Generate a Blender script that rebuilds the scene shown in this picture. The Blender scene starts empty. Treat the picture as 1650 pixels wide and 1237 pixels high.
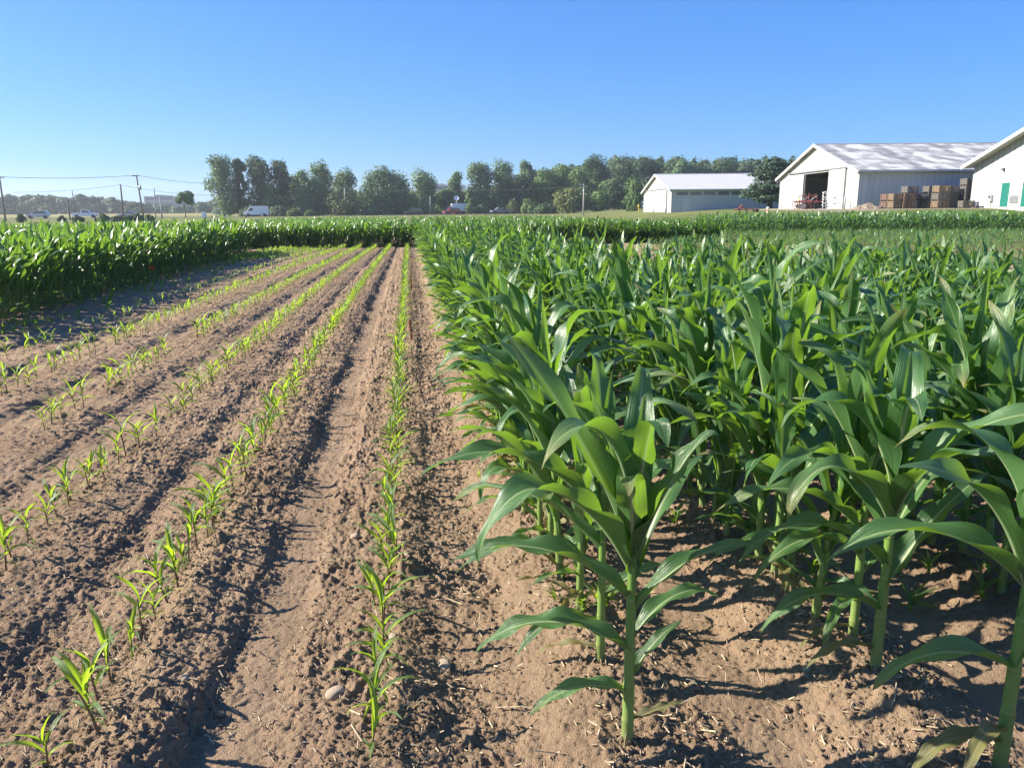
import bpy, math, random
import numpy as np
from mathutils import Vector, Matrix

# ------------------------------------------------------------------ camera, sky, sun, exposure
SC = bpy.context.scene
COL = SC.collection
F, CAMH = 1239.0, 1.6
PITCH, ROLL = math.atan(283 / F), math.radians(-0.42)
cd = bpy.data.cameras.new("camera")
cd.sensor_fit = 'HORIZONTAL'; cd.sensor_width = 36.0; cd.lens = F / 1650 * 36.0
cd.clip_start = 0.05; cd.clip_end = 6000
cam = bpy.data.objects.new("camera", cd); COL.objects.link(cam)
CM = Matrix.Rotation(math.pi / 2 - PITCH, 3, 'X') @ Matrix.Rotation(ROLL, 3, 'Z')
cam.matrix_world = Matrix.Translation((0, 0, CAMH)) @ CM.to_4x4()
SC.camera = cam

SUN_EL, SUN_AZ = math.radians(30), math.radians(-83)      # azimuth from +Y, clockwise
world = bpy.data.worlds.new("World"); SC.world = world; world.use_nodes = True
wn = world.node_tree
sky = wn.nodes.new("ShaderNodeTexSky"); sky.sky_type = 'NISHITA'; sky.sun_disc = False
sky.sun_elevation = SUN_EL; sky.sun_rotation = SUN_AZ
sky.air_density = 1.0; sky.dust_density = 0.9; sky.ozone_density = 3.0; sky.altitude = 200
gm = wn.nodes.new("ShaderNodeGamma"); gm.inputs['Gamma'].default_value = 0.62
hs = wn.nodes.new("ShaderNodeHueSaturation"); hs.inputs['Saturation'].default_value = 1.45
wn.links.new(sky.outputs[0], gm.inputs['Color']); wn.links.new(gm.outputs[0], hs.inputs['Color'])
tn = wn.nodes.new("ShaderNodeMix"); tn.data_type = 'RGBA'; tn.blend_type = 'MULTIPLY'; tn.inputs[0].default_value = 1.0
tn.inputs[7].default_value = (0.40, 0.80, 1.40, 1)
wn.links.new(hs.outputs[0], tn.inputs[6])
wn.links.new(tn.outputs[2], wn.nodes["Background"].inputs[0])
wn.nodes["Background"].inputs[1].default_value = 0.1
sl = bpy.data.lights.new("sun", 'SUN'); sl.energy = 5.0; sl.angle = math.radians(0.53); sl.color = (1.0, 0.92, 0.79)
so = bpy.data.objects.new("sun", sl); COL.objects.link(so)
sd = Vector((math.sin(SUN_AZ) * math.cos(SUN_EL), math.cos(SUN_AZ) * math.cos(SUN_EL), math.sin(SUN_EL)))
so.rotation_euler = sd.to_track_quat('Z', 'Y').to_euler(); so.location = (-40, 5, 40)
SC.view_settings.view_transform = 'Standard'; SC.view_settings.look = 'None'
SC.view_settings.gamma = 1.0; SC.view_settings.use_curve_mapping = False
SC.view_settings.exposure = 1.42
SC.cycles.max_bounces = 8; SC.cycles.transparent_max_bounces = 8
SC.cycles.diffuse_bounces = 3; SC.cycles.glossy_bounces = 2; SC.cycles.transmission_bounces = 4
SC.cycles.use_denoising = True

# ------------------------------------------------------------------ helpers
RND = random.Random(7)
HEAD = math.radians(7.5)
CA, SA = math.cos(HEAD), math.sin(HEAD)

def uv2xy(u, v):
    return u * CA - v * SA, u * SA + v * CA

def ray(px, py):
    return CM @ Vector(((px - 825) / F, -(py - 618.5) / F, -1))

def at(px, py, Y):
    """the point at depth Y seen in pixel (px, py) of the photograph"""
    d = ray(px, py)
    return d * (Y / d.y) + Vector((0, 0, CAMH))

def sstep(x, a, b):
    t = np.clip((np.asarray(x, float) - a) / (b - a), 0, 1)
    return t * t * (3 - 2 * t)

def macro(x, y):
    """the lie of the land: flat field, a low rise under the farm yard"""
    return 1.3 * sstep(x, 9, 37) * sstep(y, 53, 74)

def _hash(ix, iy, seed):
    h = (ix.astype(np.int64) * 374761393 + iy.astype(np.int64) * 668265263 + seed * 974634777) & 0xFFFFFFFF
    h = ((h ^ (h >> 13)) * 1274126177) & 0xFFFFFFFF
    return ((h ^ (h >> 16)) & 0xFFFFFF) / float(0x1000000)

def pnoise(x, y, seed=0):
    ix, iy = np.floor(x), np.floor(y)
    fx, fy = x - ix, y - iy
    ux, uy = fx * fx * fx * (fx * (6 * fx - 15) + 10), fy * fy * fy * (fy * (6 * fy - 15) + 10)
    out = 0
    for dx in (0, 1):
        for dy in (0, 1):
            a = _hash(ix + dx, iy + dy, seed) * 2 * math.pi
            g = np.cos(a) * (fx - dx) + np.sin(a) * (fy - dy)
            out = out + g * (ux if dx else 1 - ux) * (uy if dy else 1 - uy)
    return out * 1.5

def clods(x, y, seed, dens=0.6):
    """rounded lumps: one per cell of a jittered lattice, with a random radius"""
    ix, iy = np.floor(x), np.floor(y)
    best = np.zeros_like(x)
    for dx in (-1, 0, 1):
        for dy in (-1, 0, 1):
            cx, cy = ix + dx, iy + dy
            jx, jy = cx + _hash(cx, cy, seed), cy + _hash(cx, cy, seed + 1)
            r = 0.15 + 0.55 * _hash(cx, cy, seed + 2) ** 2
            on = _hash(cx, cy, seed + 3) < dens
            e = 0.75 + 0.5 * _hash(cx, cy, seed + 4)
            d2 = ((x - jx) * e) ** 2 + ((y - jy) / e) ** 2
            best = np.maximum(best, np.where(on, np.sqrt(np.maximum(r * r - d2, 0)), 0))
    return best

def fan(v):
    return 1 - 0.30 * np.clip(np.asarray(v, float) / 33, 0, 1.15) ** 2

SEED_U = [-0.155, -1.06, -1.90, -2.76, -3.68, -4.5]
CORN_U = [0.60 + 0.9 * i for i in range(9)]

# cross profiles between one row and the next on its right (0..1)
PX = np.array([0, .10, .22, .30, .345, .39, .46, .60, .68, .78, .9, 1.0])
PZ1 = np.array([.02, .03, .035, .03, .015, -.022, -.034, -.033, -.012, .0, .012, .02])
PX2 = np.array([0, .15, .32, .42, .47, .53, .60, .72, .85, 1.0])
PZ2 = np.array([.015, .02, .024, .018, .0, -.026, -.022, -.005, .008, .015])
PX3 = np.array([0, .12, .25, .36, .48, .60, .75, .9, 1.0])
PZ3 = np.array([.02, .012, -.008, -.03, -.034, -.012, .025, .05, .055])
PX4 = np.array([0, .12, .28, .40, .62, .75, .9, 1.0])
PZ4 = np.array([.055, .045, -.005, -.045, -.05, -.01, .04, .055])

def soil(u, v, fine=True):
    """height of the tilled soil and how smooth it is, in row coordinates"""
    u = np.asarray(u, float); v = np.asarray(v, float)
    wob = 0.025 * pnoise(v * 0.9, v * 0 + 3.3, 5) + 0.022 * pnoise(v * 3.1, u * 2 + 9.1, 6) + (0.018 * pnoise(v * 9, u * 6, 8) if fine else 0)
    uu = u / np.where(u < -0.5, fan(v), 1.0) + wob
    z = np.zeros_like(uu); sm = np.zeros_like(uu)
    rows = SEED_U[::-1] + CORN_U
    rows = [-4.5 - 0.88 * k for k in range(30, 0, -1)] + rows + [CORN_U[-1] + 0.9 * k for k in range(1, 30)]
    for k in range(len(rows) - 1):
        a, b = rows[k], rows[k + 1]
        m = (uu >= a) & (uu < b)
        if not m.any():
            continue
        w = (uu[m] - a) / (b - a)
        if b > 1.0:
            z[m] = np.interp(w, PX4, PZ4); sm[m] = sstep(w, .3, .42) * (1 - sstep(w, .58, .72)) * .65 + .15
        elif b > 0:
            z[m] = np.interp(w, PX3, PZ3); sm[m] = .1 + .4 * sstep(w, .55, .7) * (1 - sstep(w, .85, .95))
        elif abs(a + 1.06) < .01:
            z[m] = np.interp(w, PX, PZ1); sm[m] = .05 + .68 * sstep(w, .40, .47) * (1 - sstep(w, .58, .68))
        elif abs(a + 2.76) < .01 or abs(a + 4.5) < .01:
            z[m] = np.interp(w, PX, PZ1) * .6; sm[m] = .08 + .45 * sstep(w, .42, .5) * (1 - sstep(w, .6, .7))
        else:
            z[m] = np.interp(w, PX2, PZ2); sm[m] = .08 + .15 * sstep(w, .0, .12) * (1 - sstep(w, .3, .42))
    zf = z
    if fine:
        edge = 0.4 + 1.3 * np.abs(pnoise(u * 1.7, v * 1.3, 11))
        rough = (1 - sm)
        x, y = uv2xy(u, v)
        zf = z * (0.75 + 0.7 * pnoise(u * 2, v * 1.6, 17))
        def rid(f, sd): return np.abs(pnoise(x * f, y * f, sd)) - .25
        pat = np.clip(.75 + .9 * pnoise(x * 2.3, y * 2.3, 51), .35, 1.35) * rough
        wx = x + .016 * pnoise(x * 28, y * 28, 61) + .007 * pnoise(x * 70, y * 70, 63); wy_ = y + .016 * pnoise(x * 28, y * 28, 62) + .007 * pnoise(x * 70, y * 70, 64)
        zf = zf + rough * (.011 * pnoise(u * 7, v * .35, 81) + .007 * pnoise(u * 15, v * .55, 82))
        cm = .55 + .9 * np.abs(pnoise(x * 45, y * 45, 65))
        zf = zf + 0.012 * rough * pnoise(x * 5, y * 5, 21) + 0.012 * pat * edge * pnoise(x * 11, y * 11, 22)
        zf = zf + (0.0012 + 0.014 * pat) * rid(17, 23) + (0.0012 + 0.012 * pat) * rid(35, 24) + (0.0012 + 0.0070 * rough) * pnoise(x * 70, y * 70, 27)
        zf = zf + (0.0010 + 0.0034 * rough) * pnoise(x * 140, y * 140, 28)
        zf = zf + pat * .045 * cm * clods(wx * 9, wy_ * 9, 31, .14) + (.05 + .95 * pat) * (0.036 * cm * clods(wx * 19, wy_ * 19, 37, .36) + 0.026 * cm * clods(wx * 39, wy_ * 39, 43, .6)) + (.15 + .85 * rough) * .013 * clods(x * 78, y * 78, 47, .6)
    return zf, sm

def fieldmask(x, y):
    u, v = x * CA + y * SA, -x * SA + y * CA
    wob = 0.6 * np.sin(x * 0.9 + 0.7 * np.sin(y)) 
    left = sstep(v, 60, 62) * (u < -6) + (u >= -6) * sstep(y, 92, 94)
    right = sstep(y + wob, 53.0, 54.2) * sstep(x, 8, 10)
    return 1 - np.clip(np.maximum(left, right), 0, 1)

def ground_z(x, y):
    x = np.atleast_1d(np.asarray(x, float)); y = np.atleast_1d(np.asarray(y, float))
    u, v = x * CA + y * SA, -x * SA + y * CA
    z, _ = soil(u, v, True)
    amp = (1 - sstep(v, 38, 60)) * fieldmask(x, y)
    return macro(x, y) + z * amp

def gz(x, y):
    return float(ground_z(x, y)[0])

# ---- mesh making
def np_mesh(name, V, Q, uv=None, mats=None, matidx=None, smooth=True):
    """a mesh from numpy arrays of vertices and quads (a triangle repeats nothing: use -1 as its fourth index)"""
    V = np.asarray(V, np.float32); Q = np.asarray(Q, np.int64)
    me = bpy.data.meshes.new(name)
    me.vertices.add(len(V)); me.vertices.foreach_set("co", V.ravel())
    tri = Q[:, 3] < 0
    n = np.where(tri, 3, 4)
    start = np.concatenate([[0], np.cumsum(n)[:-1]])
    flat = Q.ravel(); flat = flat[flat >= 0]
    me.loops.add(len(flat)); me.loops.foreach_set("vertex_index", flat.astype(np.int32))
    me.polygons.add(len(Q)); me.polygons.foreach_set("loop_start", start.astype(np.int32))
    if matidx is not None:
        me.polygons.foreach_set("material_index", np.asarray(matidx, np.int32))
    me.polygons.foreach_set("use_smooth", np.full(len(Q), smooth, bool))
    if uv is not None:
        l = me.uv_layers.new(name="UVMap")
        l.data.foreach_set("uv", np.asarray(uv, np.float32)[flat].ravel())
    for m in mats or []:
        me.materials.append(m)
    me.update(calc_edges=True); me.validate()
    return me

class MB:
    """collects boxes, tubes and prisms into one mesh"""
    def __init__(self):
        self.v, self.f = [], []
    def add(self, vs, fs):
        b = len(self.v)
        self.v += [tuple(p) for p in vs]; self.f += [tuple(i + b for i in q) for q in fs]
        return self
    def box(self, x0, x1, y0, y1, z0, z1):
        v = [(x, y, z) for z in (z0, z1) for y in (y0, y1) for x in (x0, x1)]
        return self.add(v, [(0, 2, 3, 1), (4, 5, 7, 6), (0, 1, 5, 4), (2, 6, 7, 3), (0, 4, 6, 2), (1, 3, 7, 5)])
    def tube(self, p0, p1, r0, r1=None, n=8, caps=True):
        r1 = r0 if r1 is None else r1
        p0, p1 = Vector(p0), Vector(p1)
        d = (p1 - p0).normalized()
        a = d.orthogonal().normalized(); b = d.cross(a)
        vs = []
        for p, r in ((p0, r0), (p1, r1)):
            for k in range(n):
                t = 2 * math.pi * k / n
                vs.append(p + (a * math.cos(t) + b * math.sin(t)) * r)
        fs = [(k, (k + 1) % n, n + (k + 1) % n, n + k) for k in range(n)]
        if caps:
            fs += [tuple(range(n - 1, -1, -1)), tuple(range(n, 2 * n))]
        return self.add(vs, fs)
    def path(self, pts, r, n=6):
        for a, b in zip(pts[:-1], pts[1:]):
            self.tube(a, b, r, r, n)
        return self
    def prism(self, poly, axis, lo, hi):
        """a flat polygon of (a, b) pairs pushed along an axis: 'x' -> (y,z), 'y' -> (x,z), 'z' -> (x,y)"""
        def mk(a, b, t):
            return {'x': (t, a, b), 'y': (a, t, b), 'z': (a, b, t)}[axis]
        n = len(poly)
        vs = [mk(a, b, lo) for a, b in poly] + [mk(a, b, hi) for a, b in poly]
        fs = [tuple(range(n - 1, -1, -1)), tuple(range(n, 2 * n))] + [(k, (k + 1) % n, n + (k + 1) % n, n + k) for k in range(n)]
        return self.add(vs, fs)
    def lathe(self, prof, c=(0, 0, 0), n=16, axis='z'):
        vs = []
        for r, h in prof:
            for k in range(n):
                t = 2 * math.pi * k / n
                a, b = r * math.cos(t), r * math.sin(t)
                p = {'z': (a, b, h), 'y': (a, h, b), 'x': (h, a, b)}[axis]
                vs.append((p[0] + c[0], p[1] + c[1], p[2] + c[2]))
        m = len(prof)
        fs = [(j * n + k, j * n + (k + 1) % n, (j + 1) * n + (k + 1) % n, (j + 1) * n + k) for j in range(m - 1) for k in range(n)]
        fs += [tuple(range(n)), tuple((m - 1) * n + k for k in range(n))]
        return self.add(vs, fs)
    def build(self, name, mat, parent=None, bevel=0, smooth=False, seg=1):
        me = bpy.data.meshes.new(name)
        me.from_pydata(self.v, [], self.f); me.update()
        import bmesh
        bm = bmesh.new(); bm.from_mesh(me)
        bmesh.ops.recalc_face_normals(bm, faces=bm.faces)
        bm.to_mesh(me); bm.free()
        if smooth:
            me.polygons.foreach_set("use_smooth", np.full(len(me.polygons), True))
        me.materials.append(mat)
        o = link(name, me, parent)
        if bevel:
            b = o.modifiers.new("bevel", 'BEVEL'); b.width = bevel; b.segments = seg; b.limit_method = 'ANGLE'; b.angle_limit = math.radians(35)
        return o

def link(name, me, parent=None, loc=None):
    o = bpy.data.objects.new(name, me); COL.objects.link(o)
    if parent is not None:
        o.parent = parent
    if loc is not None:
        o.location = loc
    return o

def tag(o, label=None, cat=None, group=None, kind=None):
    if label: o['label'] = label
    if cat: o['category'] = cat
    if group: o['group'] = group
    if kind: o['kind'] = kind
    return o

def thing(name, label, cat, loc=(0, 0, 0), rz=0, group=None):
    o = bpy.data.objects.new(name, None); COL.objects.link(o)
    o.location = loc; o.rotation_euler = (0, 0, rz); o.empty_display_size = 0.1
    return tag(o, label, cat, group)

_ONES = "zeroth first second third fourth fifth sixth seventh eighth ninth tenth eleventh twelfth thirteenth fourteenth fifteenth sixteenth seventeenth eighteenth nineteenth".split()
_TENS = {2: ("twenty", "twentieth"), 3: ("thirty", "thirtieth"), 4: ("forty", "fortieth"), 5: ("fifty", "fiftieth"), 6: ("sixty", "sixtieth"), 7: ("seventy", "seventieth"), 8: ("eighty", "eightieth"), 9: ("ninety", "ninetieth")}
def ordinal(n):
    if n < 20: return _ONES[n]
    if n >= 100: return "hundredth" if n == 100 else "hundred and " + ordinal(n - 100)
    a, b = _TENS[n // 10]
    return b if n % 10 == 0 else a + "-" + _ONES[n % 10]

# ------------------------------------------------------------------ materials
def mat(name):
    m = bpy.data.materials.new(name); m.use_nodes = True
    nt = m.node_tree
    return m, nt, nt.nodes["Principled BSDF"], nt.nodes["Material Output"]

def N(nt, typ, **kw):
    n = nt.nodes.new("ShaderNode" + typ)
    for k, v in kw.items():
        if k in n.inputs: n.inputs[k].default_value = v
        else: setattr(n, k, v)
    return n

def ramp(nt, fac, stops):
    r = nt.nodes.new("ShaderNodeValToRGB")
    while len(r.color_ramp.elements) < len(stops): r.color_ramp.elements.new(0.5)
    for e, (p, c) in zip(r.color_ramp.elements, stops):
        e.position = p; e.color = (*c, 1)
    nt.links.new(fac, r.inputs[0])
    return r

def mix(nt, fac, a, b, mode='MIX'):
    m = nt.nodes.new("ShaderNodeMix"); m.data_type = 'RGBA'; m.blend_type = mode
    for s, v in ((0, fac), (6, a), (7, b)):
        if hasattr(v, 'links'): nt.links.new(v, m.inputs[s])
        elif s == 0: m.inputs[0].default_value = v
        else: m.inputs[s].default_value = (*v, 1)
    return m.outputs[2]

def math_(nt, op, a, b=None, c=None):
    m = nt.nodes.new("ShaderNodeMath"); m.operation = op
    for i, v in enumerate((a, b, c)):
        if v is None: continue
        if hasattr(v, 'links'): nt.links.new(v, m.inputs[i])
        else: m.inputs[i].default_value = v
    return m.outputs[0]

def noise(nt, scale, detail=4, rough=.55, coord='Object', vec=None):
    n = nt.nodes.new("ShaderNodeTexNoise"); n.inputs['Scale'].default_value = scale
    n.inputs['Detail'].default_value = detail; n.inputs['Roughness'].default_value = rough
    if vec is None:
        t = nt.nodes.new("ShaderNodeTexCoord"); vec = t.outputs[coord]
    nt.links.new(vec, n.inputs['Vector'])
    return n.outputs['Fac']

def simple(name, col, rough=.6, var=.25, scale=3.0, metal=0, spec=.4, bump=0, bscale=20):
    m, nt, b, out = mat(name)
    f = noise(nt, scale, 5)
    c = mix(nt, f, tuple(x * (1 - var) for x in col), tuple(min(1, x * (1 + var)) for x in col))
    nt.links.new(c, b.inputs['Base Color'])
    b.inputs['Roughness'].default_value = rough; b.inputs['Metallic'].default_value = metal
    b.inputs['Specular IOR Level'].default_value = spec
    if bump:
        bp = N(nt, "Bump", Strength=bump, Distance=.02); nt.links.new(noise(nt, bscale, 4), bp.inputs['Height'])
        nt.links.new(bp.outputs[0], b.inputs['Normal'])
    return m

def leaf_material(name, dark, mid, light, trans, tfac, rough, rib, vein=1.0):
    """a grass blade: UV u runs along it, v across; pale midrib, fine parallel veins, light shining through"""
    m, nt, b, out = mat(name)
    uvn = nt.nodes.new("ShaderNodeUVMap"); sp = nt.nodes.new("ShaderNodeSeparateXYZ")
    nt.links.new(uvn.outputs[0], sp.inputs[0])
    U, V = sp.outputs[0], sp.outputs[1]
    gi = nt.nodes.new("ShaderNodeNewGeometry"); oi = nt.nodes.new("ShaderNodeObjectInfo")
    rnd = math_(nt, 'FRACT', math_(nt, 'ADD', gi.outputs['Random Per Island'], oi.outputs['Random']))
    base = ramp(nt, rnd, [(0, dark), (.5, mid), (1, light)]).outputs[0]
    cmb = nt.nodes.new("ShaderNodeCombineXYZ")
    nt.links.new(math_(nt, 'ADD', math_(nt, 'MULTIPLY', U, 1.6), math_(nt, 'MULTIPLY', rnd, 37.0)), cmb.inputs[0])
    nt.links.new(math_(nt, 'MULTIPLY', V, 26.0), cmb.inputs[1])
    vn = noise(nt, 1.0, 3, .6, vec=cmb.outputs[0])
    base = mix(nt, math_(nt, 'MULTIPLY', math_(nt, 'SUBTRACT', vn, .42), 1.0 * vein), base, tuple(min(1, c * 2.0) for c in light))
    tc = nt.nodes.new("ShaderNodeTexCoord")
    blot = noise(nt, 9.0, 3, .5, vec=tc.outputs['Object'])
    base = mix(nt, math_(nt, 'MULTIPLY', blot, .35), base, dark)
    d = math_(nt, 'ABSOLUTE', math_(nt, 'SUBTRACT', V, .5))
    mr = N(nt, "MapRange"); mr.interpolation_type = 'SMOOTHSTEP'
    nt.links.new(d, mr.inputs[0]); mr.inputs[1].default_value = .026; mr.inputs[2].default_value = .066
    mr.inputs[3].default_value = .85; mr.inputs[4].default_value = 0
    ribf = math_(nt, 'MULTIPLY', mr.outputs[0], math_(nt, 'SUBTRACT', 1.0, math_(nt, 'MULTIPLY', U, .75)))
    colr = mix(nt, ribf, base, rib)
    # dry brownish tips on some blades
    tip = math_(nt, 'MULTIPLY', math_(nt, 'GREATER_THAN', rnd, .72), math_(nt, 'POWER', U, 9.0))
    colr = mix(nt, math_(nt, 'MULTIPLY', tip, .8), colr, (.28, .20, .07))
    nt.links.new(colr, b.inputs['Base Color'])
    b.inputs['Roughness'].default_value = rough; b.inputs['Specular IOR Level'].default_value = .58
    bp = N(nt, "Bump", Strength=.6, Distance=.005)
    nt.links.new(vn, bp.inputs['Height']); nt.links.new(bp.outputs[0], b.inputs['Normal'])
    tr = nt.nodes.new("ShaderNodeBsdfTranslucent")
    tcol = mix(nt, math_(nt, 'MULTIPLY', ribf, .6), mix(nt, vn, tuple(c * .6 for c in trans), tuple(min(1, c * 1.35) for c in trans)), rib)
    nt.links.new(tcol, tr.inputs['Color'])
    ms = nt.nodes.new("ShaderNodeMixShader"); ms.inputs[0].default_value = tfac
    nt.links.new(b.outputs[0], ms.inputs[1]); nt.links.new(tr.outputs[0], ms.inputs[2])
    nt.links.new(ms.outputs[0], out.inputs['Surface'])
    return m

M = {}
M['corn_leaf'] = leaf_material('corn_leaf', (.036, .092, .028), (.064, .148, .044), (.098, .196, .072), (.24, .44, .030), .35, .32, (.50, .58, .32))
M['seedling_leaf'] = leaf_material('seedling_leaf', (.050, .120, .042), (.072, .160, .044), (.105, .205, .040), (.48, .68, .03), .44, .42, (.32, .45, .12), .6)

def stalk_material():
    m, nt, b, out = mat('corn_stalk')
    tc = nt.nodes.new("ShaderNodeTexCoord"); sp = nt.nodes.new("ShaderNodeSeparateXYZ")
    uvn = nt.nodes.new("ShaderNodeUVMap"); nt.links.new(uvn.outputs[0], sp.inputs[0])
    c = ramp(nt, sp.outputs[0], [(0, (.26, .28, .12)), (.12, (.26, .35, .10)), (.6, (.20, .35, .07)), (1, (.10, .22, .04))]).outputs[0]
    n = noise(nt, 30, 4)
    c = mix(nt, math_(nt, 'MULTIPLY', n, .5), c, (.07, .15, .03))
    fr = math_(nt, 'FRACT', math_(nt, 'MULTIPLY', math_(nt, 'POWER', sp.outputs[0], .8), 6.0))
    c = mix(nt, math_(nt, 'MULTIPLY', math_(nt, 'LESS_THAN', fr, .08), .25), c, (.36, .36, .14))
    c = mix(nt, math_(nt, 'MULTIPLY', math_(nt, 'GREATER_THAN', fr, .97), .4), c, (.06, .09, .02))
    c = mix(nt, math_(nt, 'MULTIPLY', math_(nt, 'LESS_THAN', sp.outputs[0], .035), .7), c, (.20, .10, .07))
    nt.links.new(c, b.inputs['Base Color']); b.inputs['Roughness'].default_value = .42
    tr = nt.nodes.new("ShaderNodeBsdfTranslucent"); tr.inputs[0].default_value = (.25, .42, .05, 1)
    ms = nt.nodes.new("ShaderNodeMixShader"); ms.inputs[0].default_value = .25
    nt.links.new(b.outputs[0], ms.inputs[1]); nt.links.new(tr.outputs[0], ms.inputs[2]); nt.links.new(ms.outputs[0], out.inputs[0])
    return m
M['stalk'] = stalk_material()
M['seedling_stem'] = simple('seedling_stem', (.15, .10, .06), .5, .3, 30)

def soil_material():
    m, nt, b, out = mat('tilled_soil')
    geo = nt.nodes.new("ShaderNodeNewGeometry"); P = geo.outputs['Position']
    n1 = noise(nt, 1.1, 5, .6, vec=P); n2 = noise(nt, 30, 5, .65, vec=P); n3 = noise(nt, 150, 3, .6, vec=P)
    c = ramp(nt, n1, [(.3, (.285, .195, .124)), (.5, (.355, .248, .160)), (.72, (.420, .302, .200))]).outputs[0]
    c = mix(nt, math_(nt, 'MULTIPLY', n2, .55), c, (.190, .124, .078))
    fl = ramp(nt, n3, [(.62, (0, 0, 0)), (.74, (1, 1, 1))]).outputs[0]
    c = mix(nt, math_(nt, 'MULTIPLY', fl, .45), c, (.44, .33, .22))
    # grass, dry grass and gravel weights come from the ground sheet
    at_ = nt.nodes.new("ShaderNodeAttribute"); at_.attribute_name = 'cover'
    sp = nt.nodes.new("ShaderNodeSeparateColor"); nt.links.new(at_.outputs['Color'], sp.inputs[0])
    g1 = noise(nt, .35, 6, .65, vec=P); g2 = noise(nt, 3.0, 5, .7, vec=P)
    grass = ramp(nt, g1, [(.3, (.075, .115, .028)), (.55, (.115, .150, .040)), (.75, (.19, .19, .06))]).outputs[0]
    grass = mix(nt, math_(nt, 'MULTIPLY', g2, .5), grass, (.055, .085, .02))
    dry = ramp(nt, g1, [(.3, (.26, .22, .085)), (.7, (.36, .29, .13))]).outputs[0]
    dry = mix(nt, math_(nt, 'MULTIPLY', g2, .35), dry, (.15, .16, .05))
    grav = ramp(nt, g2, [(.3, (.25, .20, .15)), (.7, (.36, .30, .23))]).outputs[0]
    c = mix(nt, sp.outputs[0], c, grass); c = mix(nt, sp.outputs[1], c, dry); c = mix(nt, sp.outputs[2], c, grav)
    nt.links.new(c, b.inputs['Base Color']); b.inputs['Roughness'].default_value = .95; b.inputs['Specular IOR Level'].default_value = .12
    bp = N(nt, "Bump", Strength=1.0, Distance=.010)
    hb = math_(nt, 'ADD', math_(nt, 'MULTIPLY', noise(nt, 150, 5, .75, vec=P), 1.0), math_(nt, 'MULTIPLY', n3, .5))
    nt.links.new(hb, bp.inputs['Height']); nt.links.new(bp.outputs[0], b.inputs['Normal'])
    return m
M['soil'] = soil_material()

# ------------------------------------------------------------------ the ground: one sheet to the horizon
def axis_lines(fine_lo, fine_hi, step, lo, hi, grow):
    mid = list(np.arange(fine_lo, fine_hi, step))
    up, s, p = [], step, fine_hi
    while p < hi:
        up.append(p); s *= grow; p += s
    up.append(hi)
    dn, s, p = [], step, fine_lo
    while p > lo:
        s *= grow; p -= s; dn.append(p)
    dn.append(lo)
    return np.array(dn[::-1] + mid + up)

def build_ground():
    lf, p = [], -1.5
    while p > -14: lf.append(p); p += max(-.06, p * .0047)
    while p > -1250: lf.append(p); p *= 1.03
    rt, p = [], 2.0
    while p < 8: rt.append(p); p += .0075 * p * .7
    while p < 1250: rt.append(p); p *= 1.022
    us = np.array(sorted(lf) + list(np.arange(-1.4935, 1.9965, .0072)) + rt)
    v1 = [1.2]
    while v1[-1] < 60: v1.append(v1[-1] + max(.0075, .0029 * v1[-1]))
    s = v1[-1] - v1[-2]
    while v1[-1] < 1500:
        s *= 1.07; v1.append(v1[-1] + s)
    v0, s = [], .0115
    p = 1.2
    while p > -250:
        s *= 1.12; p -= s; v0.append(p)
    vs = np.array(v0[::-1] + v1)
    U, Vv = np.meshgrid(us, vs)
    u, v = U.ravel(), Vv.ravel()
    x, y = uv2xy(u, v)
    z = macro(x, y).astype(float)
    near = (v > -6) & (v < 62) & (u > -45) & (u < 60)
    zz, _ = soil(u[near], v[near])
    z[near] += zz * (1 - sstep(v[near], 38, 60)) * fieldmask(x[near], y[near]) * sstep(v[near], -6, -3)
    nu, nv = len(us), len(vs)
    i = np.arange(nu * nv).reshape(nv, nu)
    Q = np.stack([i[:-1, :-1], i[:-1, 1:], i[1:, 1:], i[1:, :-1]], -1).reshape(-1, 4)
    me = np_mesh('ground', np.stack([x, y, z], 1), Q, mats=[M['soil']])
    fm = fieldmask(x, y)
    g = (1 - fm)
    # left alley behind the short block and the meadow beyond carry drier grass
    d = np.zeros_like(g)
    far_left = (x < 20) & (y > 235)
    d = np.where(far_left, .85, 0) * g
    d = np.maximum(d, g * .28 * (x < 30) * sstep(y, 85, 110))
    strip_ = sstep(x, 4, 7) * sstep(y, 20, 24) * (1 - sstep(y, 42.5, 43.5))
    g = np.maximum(g, strip_ * .85); d = np.maximum(d, strip_ * .25)
    gr = np.zeros_like(g)
    yard = sstep(x, 30, 31.5) * (1 - sstep(x, 36, 37)) * sstep(y, 78.5, 79.5) * (1 - sstep(y, 104, 106)) * g * .9
    lane = sstep(y, 70, 72) * (1 - sstep(y, 75, 79)) * sstep(x, 26, 30) * g * .6
    gr = np.maximum(yard, lane)
    colr = np.stack([g, d, gr, np.ones_like(g)], 1).astype(np.float32)
    a = me.color_attributes.new('cover', 'FLOAT_COLOR', 'POINT'); a.data.foreach_set('color', colr.ravel())
    o = link('ground', me); tag(o, kind='structure')
    print('ground', nu, nv)
build_ground()

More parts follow.
